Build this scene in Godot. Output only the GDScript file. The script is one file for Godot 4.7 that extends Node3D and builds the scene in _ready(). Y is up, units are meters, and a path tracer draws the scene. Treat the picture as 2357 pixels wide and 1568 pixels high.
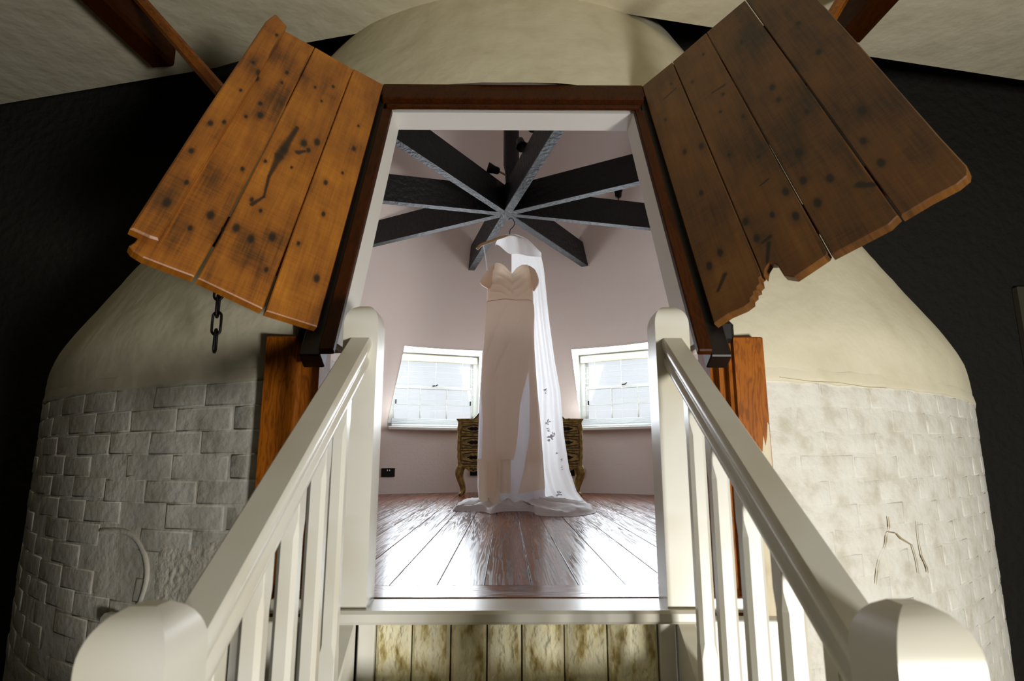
extends Node3D
# A round kiln with a conical roof seen from the stair of the next room: two plank hatches stand open
# round a sloping doorway, white balustrades lead up to it, a wedding dress hangs from the beams inside.

const ZC := -4.4587      # axis of the round kiln
const RO := 2.7166       # outer radius of the brick drum
const EY := 0.7909       # eaves height above the landing
const TC := 0.5683       # run of the cone per metre of height
const RI := 2.346        # inner radius of the brick drum
const RC := 2.61         # inner radius of the cone at its foot
const FLOOR_LOW := -1.5
const LANDING_LOW := -0.95
const HUB := Vector3(-0.032, 2.3164, -4.659)

var M := {}
var names := {}
var rng := RandomNumberGenerator.new()
var noise := FastNoiseLite.new()

func _ready() -> void:
	rng.seed = 11
	noise.seed = 5
	noise.noise_type = FastNoiseLite.TYPE_SIMPLEX_SMOOTH
	noise.frequency = 1.0
	make_camera()
	make_light()
	make_materials()
	build_stowage()
	build_round_outer()
	build_round_inner()
	build_doorway()
	build_floor_boards()
	build_hatches()
	build_stairs()
	build_beams()
	build_windows()
	build_vanity()
	build_dress()
	build_small_things()

# ------------------------------------------------------------------ camera and light
func make_camera() -> void:
	var c := Camera3D.new()
	c.name = "camera"
	c.position = Vector3(-0.0278, 0.3647, 0.0)
	c.rotation = Vector3(0.192, -0.0093, 0.0)
	c.fov = 58.76
	c.near = 0.02
	c.far = 60.0
	var at := CameraAttributesPhysical.new()
	at.frustum_focal_length = 21.318
	at.frustum_focus_distance = 4.4
	at.frustum_near = 0.02
	at.frustum_far = 60.0
	at.exposure_aperture = 6.3
	c.attributes = at
	add_child(c)
	c.fov = 58.76
	c.current = true

func make_light() -> void:
	var env := Environment.new()
	env.background_mode = Environment.BG_SKY
	var sky := Sky.new()
	var sm := ProceduralSkyMaterial.new()
	sm.sky_top_color = Color(0.86, 0.9, 0.94)
	sm.sky_horizon_color = Color(0.9, 0.92, 0.94)
	sm.ground_horizon_color = Color(0.86, 0.88, 0.88)
	sm.ground_bottom_color = Color(0.6, 0.62, 0.6)
	sm.sun_angle_max = 0.0
	sky.sky_material = sm
	env.sky = sky
	env.background_energy_multiplier = 1.12
	env.tonemap_mode = Environment.TONE_MAPPER_LINEAR
	env.tonemap_exposure = 1.0
	env.sdfgi_enabled = true
	env.ssao_enabled = true
	env.ssil_enabled = true
	var we := WorldEnvironment.new()
	we.name = "world"
	we.environment = env
	add_child(we)
	# daylight through the two kiln windows
	for w in WINS:
		window_light(w, KILN_L)
	# daylight through the low window behind the stair
	area("stowage_window_light", Vector3(2.1, -0.80, 1.96), Vector3(0.9, 0.3, -2.6), Vector2(0.62, 0.62), STOW_L, Color(1.0, 0.99, 0.965))

const KILN_L := 6.3
const STOW_L := 49.0
# azimuth from, azimuth to (degrees from the far side of the axis)
const WINS := [[-30.6, -7.8], [18.3, 40.8]]
const WY0 := 0.70
const WY1 := 1.535
const RW := 2.66

func window_light(w, e: float) -> void:
	var am: float = deg_to_rad((w[0] + w[1]) / 2.0)
	var hw: float = deg_to_rad((w[1] - w[0]) / 2.0)
	var d: float = RW * cos(hw) - 0.10     # just in front of the blind
	var p := Vector3(sin(am) * d, (WY0 + WY1) / 2.0 + 0.02, ZC - cos(am) * d)
	area("kiln_window_light", p, Vector3(0, p.y, ZC), Vector2(2.0 * RW * sin(hw) - 0.12, WY1 - WY0 - 0.14), e, Color(0.93, 0.965, 1.0))

func area(called: String, p: Vector3, to: Vector3, size: Vector2, e: float, col: Color) -> void:
	var l := AreaLight3D.new()
	l.name = called
	l.area_size = size
	l.area_normalize_energy = false
	l.light_energy = e
	l.light_color = col
	l.shadow_enabled = true
	l.area_range = 20.0
	add_child(l, true)
	l.look_at_from_position(p, to, Vector3.UP)

# ------------------------------------------------------------------ materials
func mat(called: String, col: Color, rough := 0.8, spec := 0.5) -> StandardMaterial3D:
	var m := StandardMaterial3D.new()
	m.resource_name = called
	m.albedo_color = col
	m.roughness = rough
	m.metallic_specular = spec
	M[called] = m
	return m

func noise_tex(seed_: int, freq: float, octaves: int, size := 512, ramp: Array = [], ridged := false) -> NoiseTexture2D:
	var n := FastNoiseLite.new()
	n.seed = seed_
	n.frequency = freq
	n.noise_type = FastNoiseLite.TYPE_SIMPLEX_SMOOTH
	n.fractal_type = FastNoiseLite.FRACTAL_RIDGED if ridged else FastNoiseLite.FRACTAL_FBM
	n.fractal_octaves = octaves
	var t := NoiseTexture2D.new()
	t.width = size
	t.height = size
	t.seamless = true
	t.noise = n
	if ramp.size():
		var g := Gradient.new()
		var offs := PackedFloat32Array()
		var cols := PackedColorArray()
		for r in ramp:
			offs.append(r[0])
			cols.append(r[1])
		g.offsets = offs
		g.colors = cols
		t.color_ramp = g
	return t

func tri(m: StandardMaterial3D, s: Vector3, world := true) -> void:
	m.uv1_triplanar = true
	m.uv1_world_triplanar = world
	m.uv1_scale = s
	m.uv1_triplanar_sharpness = 4.0

func g(v: float) -> Color:
	return Color(v, v, v)

func make_materials() -> void:
	var m: StandardMaterial3D
	var blotch := noise_tex(3, 0.006, 4, 512, [[0.0, Color(0.86, 0.84, 0.79)], [0.45, Color(0.97, 0.965, 0.95)], [1.0, Color(1, 1, 1)]])
	var calm := noise_tex(4, 0.005, 3, 512, [[0.0, Color(0.93, 0.92, 0.89)], [0.5, Color(0.98, 0.98, 0.97)], [1.0, Color(1, 1, 1)]])
	var fine := noise_tex(9, 0.02, 5, 512)
	var coarse := noise_tex(21, 0.012, 4, 512)
	m = mat("cone_plaster", Color(0.87, 0.84, 0.74), 0.75)
	m.albedo_texture = calm
	m.heightmap_enabled = true
	m.heightmap_texture = coarse
	m.heightmap_scale = 0.35
	tri(m, Vector3.ONE * 1.1)
	m = mat("ceiling_plaster", Color(0.88, 0.845, 0.745), 0.85)
	m.albedo_texture = calm
	m.heightmap_enabled = true
	m.heightmap_texture = coarse
	m.heightmap_scale = 0.6
	tri(m, Vector3.ONE * 0.8)
	m = mat("brick_paint", Color(0.88, 0.87, 0.835), 0.6)
	m.albedo_texture = blotch
	m.heightmap_enabled = true
	m.heightmap_texture = fine
	m.heightmap_scale = 0.3
	tri(m, Vector3.ONE * 2.2)
	m = mat("rough_plaster", Color(0.84, 0.82, 0.76), 0.6)
	m.heightmap_enabled = true
	m.heightmap_texture = fine
	m.heightmap_scale = 0.5
	tri(m, Vector3.ONE * 2.6)
	m = mat("paint_crack", Color(0.62, 0.56, 0.43), 0.9)
	m = mat("limewash", Color(0.86, 0.81, 0.70), 0.7)
	m.albedo_texture = blotch
	tri(m, Vector3(6.0, 2.0, 6.0))
	m = mat("kiln_plaster", Color(0.88, 0.825, 0.795), 0.9)
	m.heightmap_enabled = true
	m.heightmap_texture = fine
	m.heightmap_scale = 0.07
	tri(m, Vector3.ONE * 3.0)
	m = mat("reveal_paint", Color(0.9, 0.89, 0.86), 0.55)
	m = mat("dark_wall", Color(0.13, 0.126, 0.105), 0.9)
	m.heightmap_enabled = true
	m.heightmap_texture = coarse
	m.heightmap_scale = 1.5
	tri(m, Vector3.ONE * 1.5)
	m = mat("trim_wood", Color(0.30, 0.285, 0.23), 0.8)
	m = mat("low_floor", Color(0.2, 0.155, 0.11), 0.6)
	m = mat("white_gloss", Color(0.86, 0.85, 0.81), 0.28)
	m.albedo_texture = noise_tex(31, 0.004, 3, 256, [[0.0, Color(0.93, 0.91, 0.86)], [0.5, Color(1, 1, 1)], [1.0, Color(1, 1, 1)]])
	tri(m, Vector3.ONE * 2.0)
	# old distempered boarding under the landing
	m = mat("old_distemper", Color(1, 1, 1), 0.75)
	m.albedo_texture = noise_tex(41, 0.012, 5, 512, [[0.0, Color(0.55, 0.46, 0.25)], [0.22, Color(0.74, 0.67, 0.45)], [0.4, Color(0.93, 0.89, 0.72)], [1.0, Color(0.98, 0.96, 0.86)]])
	m.heightmap_enabled = true
	m.heightmap_texture = fine
	m.heightmap_scale = 1.2
	tri(m, Vector3(3.0, 1.5, 3.0))
	# varnished pine
	var pine := grain_texture(384, 768, [Color(0.30, 0.16, 0.04), Color(0.60, 0.34, 0.085), Color(0.74, 0.46, 0.14)], 5.0, 77, 0.55)
	m = mat("pine", Color(1, 0.98, 0.8), 0.48, 0.3)
	m.albedo_texture = pine[0]
	m.heightmap_enabled = true
	m.heightmap_texture = pine[1]
	m.heightmap_scale = 0.04
	tri(m, Vector3(2.6, 0.9, 2.6), false)
	m = mat("pine_dark", Color(0.42, 0.37, 0.20), 0.48, 0.25)
	m.albedo_texture = pine[0]
	tri(m, Vector3(2.6, 0.9, 2.6), false)
	m = mat("rebate_dark", Color(0.11, 0.085, 0.06), 0.5)
	m.albedo_texture = pine[0]
	tri(m, Vector3(2.6, 0.9, 2.6), false)
	# polished floor boards: the grain lies along z
	var fl := grain_texture(512, 1024, [Color(0.15, 0.065, 0.022), Color(0.47, 0.235, 0.075), Color(0.64, 0.37, 0.14)], 13.0, 5)
	m = mat("floor_board", Color(1, 1, 1), 1.0, 0.43)
	m.albedo_texture = fl[0]
	m.roughness_texture = fl[2]
	m.roughness_texture_channel = BaseMaterial3D.TEXTURE_CHANNEL_RED
	m.heightmap_enabled = true
	m.heightmap_texture = fl[1]
	m.heightmap_scale = 0.008
	tri(m, Vector3(2.4, 1.0, 0.17), false)
	m = m.duplicate()
	m.resource_name = "threshold_board"
	m.uv1_scale = Vector3(0.17, 1.0, 2.4)
	M["threshold_board"] = m
	m = mat("black_beam", Color(0.045, 0.056, 0.066), 0.55)
	m.heightmap_enabled = true
	m.heightmap_texture = fine
	m.heightmap_scale = 0.5
	tri(m, Vector3.ONE * 2.0)
	m = mat("black_metal", Color(0.03, 0.03, 0.03), 0.4)
	m.metallic = 0.6
	m = mat("iron", Color(0.09, 0.08, 0.07), 0.5)
	m.metallic = 0.7
	m = mat("chrome", Color(0.8, 0.8, 0.8), 0.25)
	m.metallic = 1.0
	m = mat("brass", Color(0.5, 0.42, 0.25), 0.35)
	m.metallic = 1.0
	m = mat("window_paint", Color(0.9, 0.9, 0.88), 0.4)
	m = mat("cream_blind", Color(0.80, 0.76, 0.66), 0.6)
	m = mat("blind_slat", Color(0.86, 0.87, 0.88), 0.5)
	m.backlight_enabled = true
	m.backlight = Color(0.5, 0.5, 0.5)
	m = mat("glass", Color(1, 1, 1, 0.05), 0.02)
	m.transparency = BaseMaterial3D.TRANSPARENCY_ALPHA
	# old gold paint of the dressing table
	m = mat("gilt", Color(1, 1, 1), 0.42)
	m.albedo_texture = noise_tex(51, 0.02, 5, 256, [[0.0, Color(0.34, 0.27, 0.11)], [0.4, Color(0.50, 0.41, 0.19)], [0.6, Color(0.58, 0.48, 0.23)], [1.0, Color(0.68, 0.58, 0.32)]])
	m.metallic = 0.15
	tri(m, Vector3.ONE * 4.0, false)
	m = mat("gilt_dark", Color(0.17, 0.13, 0.06), 0.45)
	m = mat("handle_bronze", Color(0.10, 0.08, 0.05), 0.35)
	m.metallic = 0.7
	# cloth
	m = mat("dress_satin", Color(0.975, 0.925, 0.865), 0.55)
	m.cull_mode = BaseMaterial3D.CULL_DISABLED
	m.backlight_enabled = true
	m.backlight = Color(0.8, 0.73, 0.65)
	m = mat("dress_lining", Color(0.93, 0.92, 0.92), 0.6)
	m.cull_mode = BaseMaterial3D.CULL_DISABLED
	m.backlight_enabled = true
	m.backlight = Color(0.9, 0.9, 0.92)
	m = mat("veil", Color(0.96, 0.955, 0.95), 0.7)
	m.cull_mode = BaseMaterial3D.CULL_DISABLED
	m.backlight_enabled = true
	m.backlight = Color(1.0, 1.0, 1.0)
	m = mat("lace", Color(0.90, 0.90, 0.92), 0.8)
	m.backlight_enabled = true
	m.backlight = Color(0.45, 0.45, 0.47)
	m.cull_mode = BaseMaterial3D.CULL_DISABLED
	m = mat("hanger_wood", Color(0.78, 0.66, 0.48), 0.4)

# colour, height and roughness of sawn wood; u runs across the grain, v along it, both wrap
func grain_texture(w: int, h: int, cols: Array, rings: float, sd: int, contrast := 1.0) -> Array:
	var a := FastNoiseLite.new()
	a.seed = sd
	a.noise_type = FastNoiseLite.TYPE_SIMPLEX_SMOOTH
	a.frequency = 1.0
	var im := Image.create(w, h, false, Image.FORMAT_RGB8)
	var hm := Image.create(w, h, false, Image.FORMAT_L8)
	var ro := Image.create(w, h, false, Image.FORMAT_L8)
	for y in h:
		var v := float(y) / h
		var cv := cos(v * TAU)
		var sv := sin(v * TAU)
		for x in w:
			var u := float(x) / w
			var cu := cos(u * TAU)
			var su := sin(u * TAU)
			# sampling on a torus keeps it seamless
			var warp := a.get_noise_3d(cu * 0.9 + 3.0, su * 0.9, cv * 0.55 + sv * 0.35)
			var warp2 := a.get_noise_3d(cu * 2.0, su * 2.0 + 9.0, cv * 1.6 - sv * 1.1)
			var ring := 0.5 + 0.5 * sin((u * rings + warp * 3.4 + warp2 * 0.9 + sv * 0.25) * TAU)
			ring = pow(ring, 1.7)
			var streak := a.get_noise_3d(cu * 26.0, su * 26.0, cv * 2.4) * 0.5 + a.get_noise_3d(cu * 60.0, su * 60.0, sv * 4.0) * 0.35
			var tone := a.get_noise_3d(cu * 1.1 + 20.0, su * 1.1, cv * 0.9 + sv * 0.8)
			var k := clampf(0.5 + contrast * (0.12 - 0.42 * ring + 0.30 * streak + 0.32 * tone), 0.0, 1.0)
			var c: Color = (cols[0] as Color).lerp(cols[1], minf(k * 2.0, 1.0)).lerp(cols[2], maxf(k * 2.0 - 1.0, 0.0))
			im.set_pixel(x, y, c)
			hm.set_pixel(x, y, g(clampf(0.75 - 0.45 * ring + 0.25 * streak, 0.0, 1.0)))
			ro.set_pixel(x, y, g(clampf(0.19 + 0.16 * ring + 0.10 * streak + 0.10 * tone, 0.10, 1.0)))
	return [ImageTexture.create_from_image(im), ImageTexture.create_from_image(hm), ImageTexture.create_from_image(ro)]

# a plank hatch in its own axes: x out from the hinge (0 to 0.72 m), y up the hinge (-0.06 to 1.5 m)
func hatch_texture(joints: Array, knots: Array, streaks: Array, sd: int, c0: Color, c1: Color, c2: Color) -> ImageTexture:
	var a := FastNoiseLite.new()
	a.seed = sd
	a.noise_type = FastNoiseLite.TYPE_SIMPLEX_SMOOTH
	a.frequency = 1.0
	var w := 480
	var h := 1040
	var im := Image.create(w, h, false, Image.FORMAT_RGB8)
	for y in h:
		var py := 1.5 - 1.56 * float(y) / h
		for x in w:
			var px := 0.72 * float(x) / w
			var b := 0
			for j in joints:
				if px > j:
					b += 1
			var warp := a.get_noise_3d(px * 5.0, py * 1.1, b * 7.0)
			var ring := 0.5 + 0.5 * sin((px * 60.0 + warp * 9.0) * 1.0)
			var streak := a.get_noise_3d(px * 160.0, py * 5.0, b * 3.0) * 0.6 + a.get_noise_3d(px * 60.0, py * 2.0, b * 3.0 + 1.0) * 0.5
			var saw := a.get_noise_3d(px * 8.0, py * 150.0, b * 5.0) * 0.25
			var tone := a.get_noise_3d(px * 4.0, py * 2.6, b * 11.0 + 40.0)
			var k := clampf(0.60 + [0.08, 0.03, -0.10, 0.0][b % 4] - 0.10 * ring + 0.22 * streak + saw * 0.5 + 0.42 * tone, 0.0, 1.0)
			for q in knots:
				var dx: float = (px - q[0]) / (0.0085 * q[2])
				var dy: float = (py - q[1]) / (0.016 * q[2])
				var d := dx * dx + dy * dy
				if d < 9.0:
					k *= 1.0 - 0.95 * exp(-d * d * 1.2)
					k *= 1.0 - 0.36 * exp(-d * 0.35)
			for s in streaks:
				var p := Vector2(px, py)
				var s0 := Vector2(s[0], s[1])
				var s1 := Vector2(s[2], s[3])
				var q := Geometry2D.get_closest_point_to_segment(p, s0, s1)
				var t := s0.distance_to(q) / maxf(s0.distance_to(s1), 0.001)
				var wd: float = lerpf(s[4], s[5], t) * (1.0 + 0.5 * streak)
				k *= 1.0 - 0.85 * smoothstep(1.9, 0.3, p.distance_to(q) / wd + 0.5 * saw)
			im.set_pixel(x, y, c0.lerp(c1, minf(k * 2.0, 1.0)).lerp(c2, maxf(k * 2.0 - 1.0, 0.0)))
	return ImageTexture.create_from_image(im)

# ------------------------------------------------------------------ naming
func numbered(called: String) -> String:
	names[called] = names.get(called, -1) + 1
	return called if names[called] == 0 else "%s_%03d" % [called, names[called]]

func tag(o: Node3D, label: String, category: String, group := "") -> Node3D:
	o.set_meta("label", label)
	o.set_meta("category", category)
	if group:
		o.set_meta("group", group)
	return o

func thing(called: String, at := Vector3.ZERO, turn := 0.0) -> Node3D:
	var o := Node3D.new()
	o.name = numbered(called)
	add_child(o)
	o.position = at
	o.rotation.y = turn
	return o

func struct(called: String, label := "") -> Node3D:
	var o := thing(called)
	o.set_meta("kind", "structure")
	if label:
		o.set_meta("label", label)
	return o

func put(called: String, st: Variant, m: String, parent: Node3D = null) -> MeshInstance3D:
	var o := MeshInstance3D.new()
	if st is SurfaceTool:
		st.generate_normals()
		o.mesh = st.commit()
	else:
		o.mesh = st
	o.material_override = M[m]
	if parent == null:
		o.name = numbered(called)
		add_child(o)
	else:
		o.name = called
		parent.add_child(o, true)
	return o

# ------------------------------------------------------------------ shapes
func nw(smooth := true) -> SurfaceTool:
	var st := SurfaceTool.new()
	st.begin(Mesh.PRIMITIVE_TRIANGLES)
	st.set_smooth_group(0 if smooth else -1)
	return st

func t3(st: SurfaceTool, a: Vector3, b: Vector3, c: Vector3) -> void:   # counter-clockwise seen from the front
	st.add_vertex(a)
	st.add_vertex(c)
	st.add_vertex(b)

func q4(st: SurfaceTool, a: Vector3, b: Vector3, c: Vector3, d: Vector3) -> void:
	t3(st, a, b, c)
	t3(st, a, c, d)

func box(st: SurfaceTool, c: Vector3, s: Vector3, ch := 0.003, T := Transform3D.IDENTITY) -> void:
	# a box whose edges are chamfered
	st.set_smooth_group(-1)
	var h := s / 2.0
	ch = minf(ch, minf(h.x, minf(h.y, h.z)) * 0.8)
	var P := func(sx: int, sy: int, sz: int, ax: int) -> Vector3:
		var v := Vector3(sx * h.x, sy * h.y, sz * h.z)
		if ax != 0: v.x -= sx * ch
		if ax != 1: v.y -= sy * ch
		if ax != 2: v.z -= sz * ch
		return T * (c + v)
	for ax in 3:
		var b := (ax + 1) % 3
		var d := (ax + 2) % 3
		for s0 in [-1, 1]:
			var k := []
			for e in [[-1, -1], [1, -1], [1, 1], [-1, 1]]:
				var sg := [0, 0, 0]
				sg[ax] = s0
				sg[b] = e[0]
				sg[d] = e[1]
				k.append(P.call(sg[0], sg[1], sg[2], ax))
			if s0 > 0:
				q4(st, k[0], k[1], k[2], k[3])
			else:
				q4(st, k[3], k[2], k[1], k[0])
	for ax in 3:         # edges along axis ax, between faces b and d
		var b := (ax + 1) % 3
		var d := (ax + 2) % 3
		for sb in [-1, 1]:
			for sd in [-1, 1]:
				var lo := [0, 0, 0]
				lo[ax] = -1
				lo[b] = sb
				lo[d] = sd
				var hi := lo.duplicate()
				hi[ax] = 1
				var p0: Vector3 = P.call(lo[0], lo[1], lo[2], b)
				var p1: Vector3 = P.call(hi[0], hi[1], hi[2], b)
				var p2: Vector3 = P.call(hi[0], hi[1], hi[2], d)
				var p3: Vector3 = P.call(lo[0], lo[1], lo[2], d)
				if sb * sd > 0:
					q4(st, p3, p2, p1, p0)
				else:
					q4(st, p0, p1, p2, p3)
	for sx in [-1, 1]:
		for sy in [-1, 1]:
			for sz in [-1, 1]:
				var a: Vector3 = P.call(sx, sy, sz, 0)
				var b2: Vector3 = P.call(sx, sy, sz, 1)
				var c2: Vector3 = P.call(sx, sy, sz, 2)
				if sx * sy * sz > 0:
					t3(st, a, b2, c2)
				else:
					t3(st, a, c2, b2)

func bx(s: Vector3, ch := 0.003, c := Vector3.ZERO) -> SurfaceTool:
	var st := nw(false)
	box(st, c, s, ch)
	return st

func frame_of(dir: Vector3, up := Vector3.UP) -> Basis:      # y along dir
	var y := dir.normalized()
	var x := up.cross(y)
	if x.length() < 0.01:
		x = Vector3.RIGHT
	x = x.normalized()
	return Basis(x, y, x.cross(y))

func tube(st: SurfaceTool, pts: Array, rad: Variant, seg := 10, squash := 1.0) -> void:
	st.set_smooth_group(0)
	var rings := []
	var prev := Vector3.ZERO
	for i in pts.size():
		var a: Vector3 = pts[maxi(i - 1, 0)]
		var b: Vector3 = pts[mini(i + 1, pts.size() - 1)]
		var d := (b - a).normalized()
		var x := prev - d * prev.dot(d) if prev.length() > 0.1 else (Vector3.FORWARD.cross(d) if absf(d.z) < 0.9 else Vector3.UP.cross(d))
		x = x.normalized()
		prev = x
		var z := x.cross(d)
		var r: float = rad[i] if rad is Array else rad
		var ring := []
		for k in seg:
			var an := TAU * k / seg
			ring.append(pts[i] + (x * cos(an) + z * sin(an) * squash) * r)
		rings.append(ring)
	for i in pts.size() - 1:
		for k in seg:
			var k2 := (k + 1) % seg
			q4(st, rings[i][k2], rings[i][k], rings[i + 1][k], rings[i + 1][k2])
	st.set_smooth_group(-1)
	for k in range(1, seg - 1):
		t3(st, rings[0][0], rings[0][k], rings[0][k + 1])
		t3(st, rings[-1][0], rings[-1][k + 1], rings[-1][k])

func lathe(st: SurfaceTool, prof: Array, seg: int, T := Transform3D.IDENTITY) -> void:   # prof from bottom to top: (radius, y)
	st.set_smooth_group(0)
	for i in prof.size() - 1:
		for k in seg:
			var a := TAU * k / seg
			var b := TAU * (k + 1) / seg
			var p: Vector2 = prof[i]
			var q: Vector2 = prof[i + 1]
			q4(st, T * Vector3(p.x * cos(a), p.y, -p.x * sin(a)), T * Vector3(p.x * cos(b), p.y, -p.x * sin(b)), T * Vector3(q.x * cos(b), q.y, -q.x * sin(b)), T * Vector3(q.x * cos(a), q.y, -q.x * sin(a)))

# a polygon (counter-clockwise in x, y) pulled from z = 0 back to z = -depth, front edge chamfered
func prism(st: SurfaceTool, poly: Array, depth: float, T := Transform3D.IDENTITY, ch := 0.0, uv_scale := Vector2.ZERO, uv_off := Vector2.ZERO) -> void:
	st.set_smooth_group(-1)
	var p := PackedVector2Array(poly)
	if Geometry2D.is_polygon_clockwise(p):
		p.reverse()
	var n := p.size()
	var ins := PackedVector2Array()
	for i in n:
		var a := (p[i] - p[(i + n - 1) % n]).normalized()
		var b := (p[(i + 1) % n] - p[i]).normalized()
		var na := Vector2(-a.y, a.x)
		var nb := Vector2(-b.y, b.x)
		var m := na + nb
		ins.append(p[i] + m * (ch / maxf(0.35, m.dot(na))) if m.length() > 0.05 else p[i])
	var idx := Geometry2D.triangulate_polygon(p)
	var V := func(v: Vector2, z: float) -> void:
		if uv_scale != Vector2.ZERO:
			st.set_uv(v * uv_scale + uv_off)
		st.add_vertex(T * Vector3(v.x, v.y, z))
	for i in range(0, idx.size(), 3):
		var o := [idx[i], idx[i + 1], idx[i + 2]]
		if (p[o[1]] - p[o[0]]).cross(p[o[2]] - p[o[0]]) < 0:
			o.reverse()
		for k in [0, 2, 1]:
			V.call(ins[o[k]] if ch > 0 else p[o[k]], 0.0)
		for k in [0, 1, 2]:
			V.call(p[o[k]], -depth)
	for i in n:
		var j := (i + 1) % n
		if ch > 0:
			for e in [[ins[i], 0.0], [p[j], -ch], [p[i], -ch], [ins[i], 0.0], [ins[j], 0.0], [p[j], -ch]]:
				V.call(e[0], e[1])
		for e in [[p[i], -ch], [p[j], -depth], [p[i], -depth], [p[i], -ch], [p[j], -ch], [p[j], -depth]]:
			V.call(e[0], e[1])

func sheet(st: SurfaceTool, f: Callable, nu: int, nv: int) -> void:
	st.set_smooth_group(0)
	var P := []
	for j in nv + 1:
		for i in nu + 1:
			P.append(f.call(float(i) / nu, float(j) / nv))
	for j in nv:
		for i in nu:
			var a := j * (nu + 1) + i
			q4(st, P[a], P[a + 1], P[a + nu + 2], P[a + nu + 1])

func lookup(table: Array, y: float) -> float:       # [[y, value], ...] with y falling
	if y >= table[0][0]:
		return table[0][1]
	for i in table.size() - 1:
		if y >= table[i + 1][0]:
			return lerpf(table[i + 1][1], table[i][1], (y - table[i + 1][0]) / (table[i][0] - table[i + 1][0]))
	return table[-1][1]

# ------------------------------------------------------------------ the kiln: profiles
func r_out(y: float) -> float:
	var x := (y - EY) / 0.045
	return RO - TC * 0.045 * (x if x > 20.0 else log(1.0 + exp(x)))

func r_in(y: float) -> float:
	return RI if y < 0.69 else RC - TC * maxf(y - 0.75, 0.0) + 0.02

func on_out(az: float, y: float, d := 0.0) -> Vector3:     # az in degrees from the side that faces the stair
	var r := r_out(y) + d
	return Vector3(r * sin(deg_to_rad(az)), y, ZC + r * cos(deg_to_rad(az)))

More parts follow.
